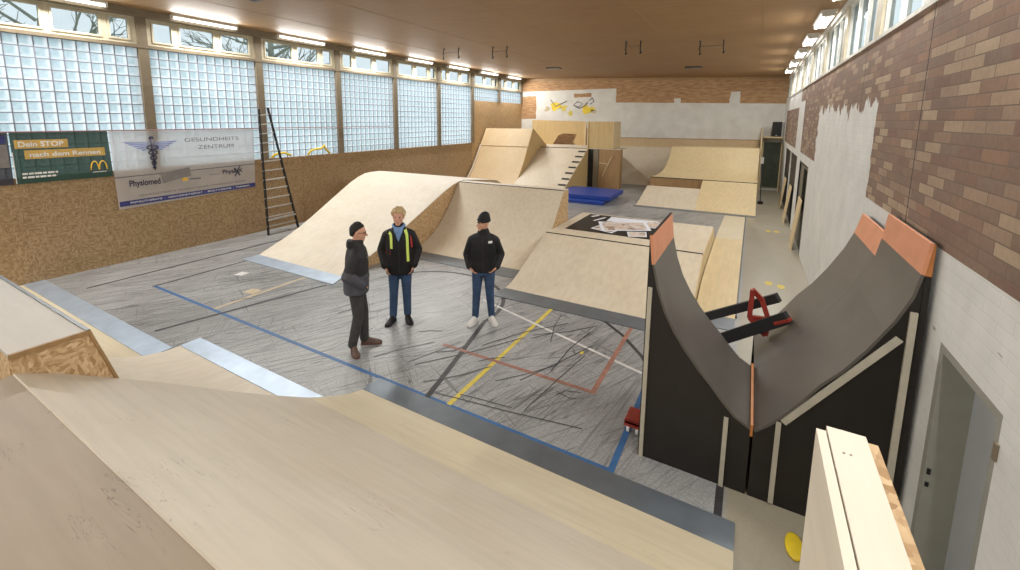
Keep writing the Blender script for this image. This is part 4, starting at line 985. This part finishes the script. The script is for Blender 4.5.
em.tube([(xb+.01, 4.86, 2.05), (xb+.01, 4.84, 2.78)], [.012, .03], 6); em.ball((xb+.012, 4.84, 2.80), .05, 8, 6, (.3, 1, 1))
for ph in (0, math.pi): em.tube([(xb+.014, 4.845+.13*(1-i/26)*math.sin(i*.62+ph)+.005, 2.64-.024*i) for i in range(24)], .016, 5)
emo = em.build('emblem', M['b_dkink'], t, True)
wg = MB()
for s in (-1, 1):
    for k in range(5):
        wg.add([(xb+.008, 4.84+s*.05, 2.70-.03*k), (xb+.008, 4.84+s*(.55-.08*k), 2.72-.045*k), (xb+.008, 4.84+s*(.50-.08*k), 2.685-.045*k), (xb+.008, 4.84+s*.06, 2.682-.03*k)], [(0, 1, 2, 3)])
wg.build('wings', M['b_palebl'], emo)
wall_text('GESUNDHEITS', xb+.01, 5.55, 2.68, .10, 1.35, M['b_ink'], t); wall_text('ZENTRUM', xb+.01, 5.85, 2.49, .10, .9, M['b_ink'], t)
wall_text('Physiomed', xb+.01, 4.32, 1.72, .14, .62, M['b_dkink'], t, bold=True); wall_text('PhysioX', xb+.01, 6.4, 1.80, .11, .55, M['b_dkink'], t, bold=True)
sw = MB().beam((xb+.012, 6.72, 1.70), (xb+.012, 6.88, 1.98), .02, .02).beam((xb+.012, 6.72, 1.93), (xb+.012, 6.86, 1.72), .02, .03).build('cross_logo', M['b_dkink'], t)
strip(5.42, 5.54, 1.72, 1.80, M['arches'], 'small_logo', t); strip(5.58, 5.85, 1.73, 1.77, M['b_ink'], 'small_print', t); strip(6.05, 6.35, 1.80, 1.815, M['b_ink'], 'small_print', t)
wall_text('KRANKENGYMNASTIK MANUELLE THERAPIE LYMPHDRAINAGE MASSAGE', xb+.01, 4.5, 1.47, .045, 2.5, M['b_ink'], t, tilt=.025)
wall_text('PHYSIOTHERAPIE  -  GESUNDHEITSSPORT  -  SPORTTHERAPIE  -  TRAINING', xb+.013, 4.3, 1.33, .045, 2.8, M['b_white_ink'], t, tilt=.02)
MB().add([(xb+.016, 5.0, 1.72), (xb+.016, 5.62, 1.84), (xb+.016, 5.60, 2.05), (xb+.016, 4.96, 1.96)], [(0, 1, 2, 3)]).build('tape_patch', M['tape'], t)

# ---------------------------------------------------------------- people
def ring(c, rx, ry, n=24, pw=2.4, tilt=0):
    p = []
    for k in range(n):
        a = 2*math.pi*k/n; ca, sa = math.cos(a), math.sin(a)
        p.append(V((c[0]+rx*math.copysign(abs(ca)**(2/pw), ca), c[1]+ry*math.copysign(abs(sa)**(2/pw), sa), c[2]+tilt*sa)))
    return p
class Person:
    """local frame: faces +Y, right hand at +X, feet on z=0. Built upright, then turned about z and placed."""
    def __init__(s, label, loc, face, H=1.78, head_yaw=0, head_tilt=0, lean=0):
        s.k = H/1.78; s.loc = V((*loc, 0)); s.ang = math.atan2(face[1], face[0])-math.pi/2
        s.root = thing('person', label, 'person', s.loc); s.hy = head_yaw; s.ht = head_tilt; s.lean = lean
        s.R = Matrix.Rotation(s.ang, 3, 'Z')
    def hp(s, p):   # head-turned local point
        c = V((0, .01, 1.55)); q = Matrix.Rotation(s.hy, 3, 'Z') @ Matrix.Rotation(s.ht, 3, 'X') @ (V(p)-c); return q+c
    def put(s, mb, name, mat, remesh=0, sm=0, smooth=True, parent=None, **kw):
        out = []
        for p in mb.v:
            q = V(p)
            if s.lean and q.z > .93: q = V((q.x, q.y+s.lean*(q.z-.93)**1.0, q.z))
            out.append(s.R @ (q*s.k)+s.loc)
        mb.v = out
        return mb.build(name, mat, parent or s.root, smooth and not remesh, remesh=remesh, smooth_it=sm, **kw)
    def body(s, legs, arms, skin, hands=(True, True)):
        b = MB()
        # torso and neck
        b.rings([ring((0, .0, .86), .145, .105), ring((0, 0, .95), .160, .11), ring((0, 0, 1.08), .14, .10), ring((0, .005, 1.25), .165, .115), ring((0, .0, 1.38), .175, .11), ring((0, -.005, 1.45), .13, .085), ring((0, -.005, 1.49), .065, .06)])
        b.caps((0, -.008, 1.44), s.hp((0, .0, 1.585)), .062, .056)
        # head
        hd = lambda x, y, z: s.hp((x, y, z))
        b.v += []
        k0 = len(b.v)
        rg = []
        for z, rx, ry, cy in ((1.545, .030, .035, .055), (1.56, .046, .055, .040), (1.585, .060, .075, .024), (1.615, .068, .088, .014), (1.65, .073, .096, .010), (1.685, .077, .100, .004), (1.72, .076, .099, -.002), (1.75, .066, .086, -.004), (1.77, .046, .06, -.004), (1.779, .02, .026, -.004)):
            rg.append([s.hp(q) for q in ring((0, cy, z), rx, ry, 20, 2.1)])
        b.rings(rg)
        b.caps(hd(0, .098, 1.668), hd(0, .126, 1.632), .012, .017, 8)           # nose
        b.caps(hd(-.012, .115, 1.626), hd(.012, .115, 1.626), .011, .011, 8)
        b.caps(hd(-.045, .09, 1.690), hd(.045, .09, 1.690), .013, .013, 8)       # brow
        b.caps(hd(-.02, .098, 1.592), hd(.02, .098, 1.592), .009, .009, 8)       # lips
        b.caps(hd(-.012, .085, 1.558), hd(.012, .085, 1.558), .022, .022, 8)     # chin
        for e in (-1, 1):
            b.caps(hd(e*.080, -.005, 1.675), hd(e*.080, .0, 1.635), .016, .011, 8)
            b.caps(hd(e*.042, .075, 1.645), hd(e*.05, .062, 1.62), .022, .02, 8)
        for e, L in zip((-1, 1), legs): b.chain([V(p) for p in L[:3]], [.085, .056, .040]); a_ = V(L[2]); f_ = V(L[3]); b.caps(a_, V((a_.x, a_.y, .055))+(f_-a_)*.25, .036, .03)
        for e, A, hnd in zip((-1, 1), arms, hands):
            b.caps((e*.12, 0, 1.41), A[0], .06, .055); b.chain([V(p) for p in A[:3]], [.052, .042, .028])
            w = V(A[2]); d = (V(A[3])-w).normalized(); u = V((0, 1, 0)) if abs(d.y) < .8 else V((0, 0, 1))
            side_ = d.cross(u).normalized(); nrm = side_.cross(d)
            # palm: across is nrm (front/back), thickness along side_
            pe = w+d*.085
            for o_ in (-.028, 0, .028): b.caps(w+nrm*o_*.6+d*.012, pe+nrm*o_, .016, .015, 8)
            for q, L in ((-.036, .060), (-.012, .078), (.012, .084), (.036, .074)):
                p0 = pe+nrm*q; cu = -side_*e
                p1 = p0+d*L*.5+cu*.006; p2 = p1+(d*.85+cu*.5).normalized()*L*.3; p3 = p2+(d*.6+cu*.8).normalized()*L*.25
                b.chain([p0, p1, p2, p3], [.0095, .009, .0082, .007], 8)
            t0 = w+d*.025+nrm*.026; t1 = t0+(d*.6+nrm*.8).normalized()*.045; t2 = t1+(d*.95+nrm*.2).normalized()*.034
            b.chain([t0, t1, t2], [.013, .011, .008], 8)
        o = s.put(b, 'body', M[skin], remesh=.0075, sm=2)
        for e in (-1, 1):
            s.put(MB().ball(hd(e*.032, .092, 1.668), .011, 8, 6), 'eye', M['b_dkink'])
        m_ = MB().caps(hd(-.022, .1085, 1.592), hd(.022, .1085, 1.592), .004, .004, 6); s.put(m_, 'mouth', plain('lips', S(150, 88, 80), .5))
        return o
    def trousers(s, legs, mat, r=(.108, .078, .066)):
        b = MB()
        b.rings([ring((0, 0, .80), .155, .115), ring((0, 0, .90), .178, .128), ring((0, 0, .98), .17, .122), ring((0, 0, 1.02), .155, .112)])
        for L in legs:
            a, k_, c = V(L[0]), V(L[1]), V(L[2]); low = c+V((0, -.005, .045))
            b.chain([a, k_, low], r); b.chain([low, low+(c-k_).normalized()*.03], [r[2], r[2]*1.03])
        return s.put(b, 'trousers', mat, remesh=.011, sm=3)
    def shoes(s, legs, mat, sole):
        for L in legs:
            a, f = V(L[2]), V(L[3]); d = V((f.x-a.x, f.y-a.y, 0)).normalized(); n = V((-d.y, d.x, 0)); h = V((a.x, a.y, 0))-d*.05
            rg = []
            for q, w, z in ((0, .026, .075), (.03, .040, .10), (.09, .042, .105), (.14, .044, .085), (.20, .050, .062), (.25, .046, .05), (.285, .026, .038)):
                c = h+d*q; rg.append([c-n*w+V((0, 0, .012)), c-n*w+V((0, 0, z*.55)), c-n*w*.55+V((0, 0, z)), c+n*w*.55+V((0, 0, z)), c+n*w+V((0, 0, z*.55)), c+n*w+V((0, 0, .012))])
            sh = s.put(MB().rings(rg).caps(h+d*.05+V((0, 0, .07)), h+d*.05+V((0, 0, .115)), .044, .044), 'shoe', mat, remesh=.009, sm=2)
            sp = []
            for q, w in ((-.006, .030), (.03, .044), (.09, .046), (.20, .055), (.25, .050), (.292, .028)): sp.append((h+d*q, w))
            out = [c-n*w for c, w in sp]+[c+n*w for c, w in reversed(sp)]
            s.put(MB().prism(out, (0, 0, .022)), 'sole', sole, smooth=False, parent=sh)
    def jacket(s, arms, mat, hem=.84, r=(.088, .074, .060), wide=1.0, collar=True, cuts=None):
        b = MB(); W = wide
        b.rings([ring((0, .0, hem), .205*W, .148*W), ring((0, .0, hem+.1), .20*W, .148*W), ring((0, .003, 1.05), .19*W, .14*W), ring((0, .005, 1.22), .20*W, .142*W), ring((0, 0, 1.34), .198*W, .135*W), ring((0, -.004, 1.43), .165*W, .118*W), ring((0, -.006, 1.49), .105, .095), ring((0, -.004, 1.53), .09, .085)])
        for e, A in zip((-1, 1), arms):
            b.caps((e*.11, 0, 1.40), A[0], .09, r[0]); b.chain([V(p) for p in A[:3]], r)
        if collar:
            b.rings([ring((0, -.004, 1.46), .10, .095), ring((0, .004, 1.53), .086, .088), ring((0, .006, 1.572), .080, .082)])
        return s.put(b, 'jacket', mat, remesh=.012, sm=3)
    def front(s, y_of, pts, w, name, mat, parent=None, lift=.006):
        pass

def torso_pt(x, z, W, front=1):
    "approximate jacket surface depth at local x,z"
    tab = [(.84, .205, .148), (.94, .20, .148), (1.05, .19, .14), (1.22, .20, .142), (1.34, .198, .135), (1.43, .165, .118), (1.49, .105, .095), (1.53, .09, .085)]
    for i in range(len(tab)-1):
        if z <= tab[i+1][0]: break
    a, b_ = tab[i], tab[i+1]; f = min(max((z-a[0])/(b_[0]-a[0]), 0), 1)
    rx = (a[1]+(b_[1]-a[1])*f)*W; ry = (a[2]+(b_[2]-a[2])*f)*W
    u = min(abs(x)/rx, .98); return front*ry*(1-u**2.4)**(1/2.4)
def ribbon(P, pts, w, name, mat, W=1.0, lift=.006, front=1, parent=None):
    "strap on the jacket front: pts (x,z)"
    m = MB(); fine = []
    for i in range(len(pts)-1):
        for k in range(6): f = k/6; fine.append((pts[i][0]+(pts[i+1][0]-pts[i][0])*f, pts[i][1]+(pts[i+1][1]-pts[i][1])*f))
    fine.append(pts[-1]); vs = []
    for i, (x, z) in enumerate(fine):
        a = V(fine[max(i-1, 0)]); b_ = V(fine[min(i+1, len(fine)-1)]); d = (b_-a).normalized(); n = V((-d.y, d.x))*w/2
        for sgn in (-1, 1):
            xx, zz = x+n.x*sgn, z+n.y*sgn; y = torso_pt(xx, zz, W, front)
            vs += [(xx, y+lift*front, zz), (xx, y-.02*front, zz)]
    fs = []
    for i in range(len(fine)-1):
        o = i*4; fs += [(o, o+2, o+6, o+4), (o+1, o+5, o+7, o+3), (o, o+4, o+5, o+1), (o+2, o+3, o+7, o+6)]
    fs += [(0, 1, 3, 2), (len(vs)-4, len(vs)-2, len(vs)-1, len(vs)-3)]
    return P.put(m.add(vs, fs), name, mat, smooth=False, parent=parent)
def hair_cap(P, mat, low=1.665, puff=.008, name='hair', front=1.715, curls=0, seed=1, big=.088):
    b = MB(); rg = []
    for z, rx, ry, cy in ((low-.05, .050, .036, -.060), (low-.01, .068, .056, -.052), (low+.015, .076, .070, -.040), (1.70, .079, .084, -.030), (1.73, .079, .092, -.020), (1.758, .073, .090, -.010), (1.785, .054, .066, -.006), (1.798, .02, .026, -.006)):
        rg.append([P.hp(q) for q in ring((0, cy, z), rx+puff, ry+puff*.6, 20, 2.1)])
    b.rings(rg)
    if curls:
        rnd = random.Random(seed)
        for i in range(curls):
            a = rnd.uniform(0, 6.28); h = rnd.uniform(0, 1); z = 1.70+.095*h; r = math.cos(h*1.2)
            b.ball(P.hp((big*r*math.cos(a), -.012+(big+.014)*r*math.sin(a) if math.sin(a) < .5 or z > 1.745 else .05*r*math.sin(a), z)), rnd.uniform(.018, .030)*big/.088, 8, 6)
    return P.put(b, name, mat, remesh=.008, sm=1)

# left man, seen from the side, dark hair and glasses
LA = [[(-.09, .0, .90), (-.085, .07, .50), (-.06, .08, .085), (-.05, .25, .03)], [(.09, 0, .90), (.10, .02, .49), (.12, -.06, .085), (.26, -.02, .03)]]
AA = [[(-.17, -.01, 1.365), (-.25, -.08, 1.13), (-.17, .10, .99), (-.10, .10, .92)], [(.17, -.01, 1.365), (.25, -.09, 1.12), (.18, .09, .97), (.13, .10, .89)]]
P = Person('man in dark jacket with grey sleeves and glasses, seen from the side', (-4.60, 4.16), (.74, .67), 1.79, head_tilt=-.08, lean=.05)
P.body(LA, AA, 'skin'); P.trousers(LA, M['jeans_dk']); P.shoes(LA, M['shoe_brown'], M['sole_red'])
jk = P.jacket(AA, M['jacket_char'], hem=.86, wide=1.12, r=(.088, .080, .068))
b = MB(); b.rings([ring((0, .0, .835), .232, .172), ring((0, .0, .95), .232, .174), ring((0, .003, 1.08), .225, .168), ring((0, .004, 1.12), .20, .15)])
P.put(b, 'grey_hem', M['jacket_grey'], remesh=.012, sm=2)
for A in AA: P.put(MB().chain([V(A[1]).lerp(V(A[0]), .1), V(A[1]), V(A[2])], [.087, .087, .074]), 'grey_sleeve', M['jacket_grey'], remesh=.011, sm=2)
b = MB(); b.rings([ring((0, -.055, 1.44), .11, .085, tilt=-.03), ring((0, -.05, 1.50), .105, .09, tilt=-.03), ring((0, -.045, 1.55), .088, .085, tilt=-.02)]); P.put(b, 'hood', M['jacket_black'], remesh=.012, sm=2)
P.put(MB().add([(.14, torso_pt(.14, 1.33, 1.12)+.012, 1.33), (.03, torso_pt(.03, 1.33, 1.12)+.014, 1.325), (.03, torso_pt(.03, 1.33, 1.12)+.014, 1.345), (.14, torso_pt(.14, 1.33, 1.12)+.012, 1.35)], [(0, 1, 2, 3)]), 'chest_label', M['b_ink'], smooth=False)
hair_cap(P, M['hair_dk'], puff=.003, curls=34, big=.072)
gl = MB()
for e in (-1, 1):
    gl.tube([P.hp((e*.034+.024*math.cos(a), .108, 1.667+.017*math.sin(a))) for a in [i*.5236 for i in range(13)]], .0035, 5)
    gl.tube([P.hp((e*.058, .106, 1.672)), P.hp((e*.078, .06, 1.674)), P.hp((e*.082, -.01, 1.672))], .0035, 5)
gl.tube([P.hp((-.01, .11, 1.672)), P.hp((.01, .11, 1.672))], .0035, 5); P.put(gl, 'glasses', M['dark'])

# middle man, parka with reflective stripes
LB = [[(-.09, 0, .92), (-.095, .02, .51), (-.10, -.01, .085), (-.14, .14, .03)], [(.09, 0, .92), (.10, .03, .51), (.12, .02, .085), (.18, .17, .03)]]
AB = [[(-.175, -.01, 1.37), (-.275, -.05, 1.13), (-.215, .09, .93), (-.19, .10, .85)], [(.175, -.01, 1.37), (.27, -.06, 1.13), (.21, .09, .93), (.185, .10, .85)]]
P = Person('man with curly fair hair in black parka with yellow reflective stripes', (-4.66, 5.13), (.62, -.79), 1.83, head_yaw=-.1)
P.body(LB, AB, 'skin'); P.trousers(LB, M['jeans'], (.104, .072, .060)); P.shoes(LB, M['shoe_black'], M['shoe_black'])
WB = 1.04
P.jacket(AB, M['jacket_black'], hem=.78, r=(.088, .078, .068), wide=WB)
ribbon(P, [(-.10, 1.475), (-.125, 1.40), (-.13, 1.30), (-.13, 1.24), (-.135, .99)], .038, 'reflective_stripe', M['hivis'], WB)
ribbon(P, [(.185, 1.43), (.14, 1.44), (.115, 1.41), (.11, 1.34), (.11, 1.20)], .038, 'reflective_stripe', M['hivis'], WB)
ribbon(P, [(.165, 1.19), (.165, 1.10)], .07, 'red_patch', M['hivis_red'], WB); ribbon(P, [(-.185, 1.38), (-.195, 1.20)], .025, 'red_patch', M['hivis_red'], WB, .02)
ribbon(P, [(0, 1.46), (0, .82)], .012, 'zip', M['blackpaint'], WB)
b = MB(); b.add([(-.062, torso_pt(-.06, 1.47, WB)+.01, 1.49), (.062, torso_pt(.06, 1.47, WB)+.01, 1.49), (.03, torso_pt(0, 1.38, WB)+.012, 1.38), (.0, torso_pt(0, 1.31, WB)+.012, 1.31), (-.03, torso_pt(0, 1.38, WB)+.012, 1.38)], [(0, 1, 2, 3, 4)])
P.put(b, 'shirt_front', M['scarf'], smooth=False)
b = MB()
b.tube([V((.082*math.cos(a), -.0+.085*math.sin(a), 1.515+.02*math.cos(a*2))) for a in [i*.3307 for i in range(20)]], .026, 8)
b.tube([(-.05, .075, 1.51), (-.03, .115, 1.45), (-.01, .135, 1.38)], [.026, .03, .02], 8); b.tube([(.05, .075, 1.51), (.035, .115, 1.45), (.015, .135, 1.38)], [.026, .03, .02], 8)
P.put(b, 'scarf', M['scarf'], remesh=.010, sm=2)
hair_cap(P, M['hair_blond'], low=1.68, curls=70, puff=.010, big=.096)

# right man, black jacket and beanie
LC = [[(-.09, 0, .92), (-.105, .02, .50), (-.13, -.02, .085), (-.18, .11, .03)], [(.09, 0, .92), (.11, .03, .50), (.13, .02, .085), (.19, .15, .03)]]
AC = [[(-.18, -.01, 1.365), (-.275, -.06, 1.13), (-.215, .09, .97), (-.15, .135, .90)], [(.18, -.01, 1.365), (.27, -.05, 1.12), (.215, .09, .96), (.15, .13, .88)]]
P = Person('man in black jacket and black beanie with white shoes, looking aside', (-3.50, 5.79), (.46, -.89), 1.74, head_yaw=-.95, head_tilt=-.05)
P.body(LC, AC, 'skin'); P.trousers(LC, M['jeans'], (.104, .070, .058)); P.shoes(LC, M['shoe_white'], M['b_white_ink'])
WC = 1.03
jk = P.jacket(AC, M['jacket_black'], hem=.87, r=(.084, .072, .060), wide=WC)
ribbon(P, [(0, 1.47), (0, .9)], .012, 'zip', M['blackpaint'], WC)
ribbon(P, [(-.145, 1.372), (-.085, 1.372)], .032, 'chest_logo', M['b_white_ink'], WC)
P.put(MB().box(-.308, -.298, -.10, -.06, 1.10, 1.13).box(-.33, -.31, -.06, -.03, 1.14, 1.17), 'sleeve_logo', M['b_white_ink'], smooth=False)
b = MB(); rg = []
for z, rx, ry, cy in ((1.675, .082, .100, -.006), (1.70, .086, .108, -.006), (1.74, .084, .104, -.010), (1.785, .074, .090, -.018), (1.82, .052, .062, -.026), (1.838, .02, .026, -.03)):
    rg.append([P.hp(q) for q in ring((0, cy, z), rx, ry, 20, 2.1)])
b.rings(rg); bn = P.put(b, 'beanie', M['jacket_black'], remesh=.009, sm=1)
P.put(MB().rings([[P.hp(q) for q in ring((0, -.004, z), .095, .115, 20, 2.1)] for z in (1.678, 1.722)]), 'beanie_cuff', M['jacket_black'])
P.put(MB().add([P.hp((-.02, .119, 1.69)), P.hp((.03, .117, 1.69)), P.hp((.03, .117, 1.715)), P.hp((-.02, .119, 1.715))], [(0, 1, 2, 3)]), 'beanie_badge', M['b_white_ink'], smooth=False)

# ---------------------------------------------------------------- world, camera
w = bpy.data.worlds.new('sky'); sc.world = w; w.use_nodes = True
nt = w.node_tree; bg = nt.nodes['Background']
bg.inputs[0].default_value = (.92, .965, 1.0, 1); bg.inputs[1].default_value = 2.5
cam = bpy.data.cameras.new('camera'); co = bpy.data.objects.new('camera', cam); COL.objects.link(co); sc.camera = co
W_, H_ = 1020, 570
F, CX, CY, YAW, PITCH = 443.0, 482.05, 186.34, .5471, .1474
cam.sensor_fit = 'HORIZONTAL'; cam.sensor_width = 36; cam.lens = F/W_*36
cam.shift_x = (W_/2-CX)/W_; cam.shift_y = (CY-H_/2)/W_
cam.clip_start = .02; cam.clip_end = 200
co.location = (0, 0, 3.2); co.rotation_euler = (math.pi/2-PITCH, 0, YAW)
sc.view_settings.view_transform = 'Standard'; sc.view_settings.look = 'None'; sc.view_settings.exposure = .0; sc.view_settings.gamma = 1.06
sc.cycles.max_bounces = 10; sc.cycles.transparent_max_bounces = 12; sc.cycles.sample_clamp_indirect = 6
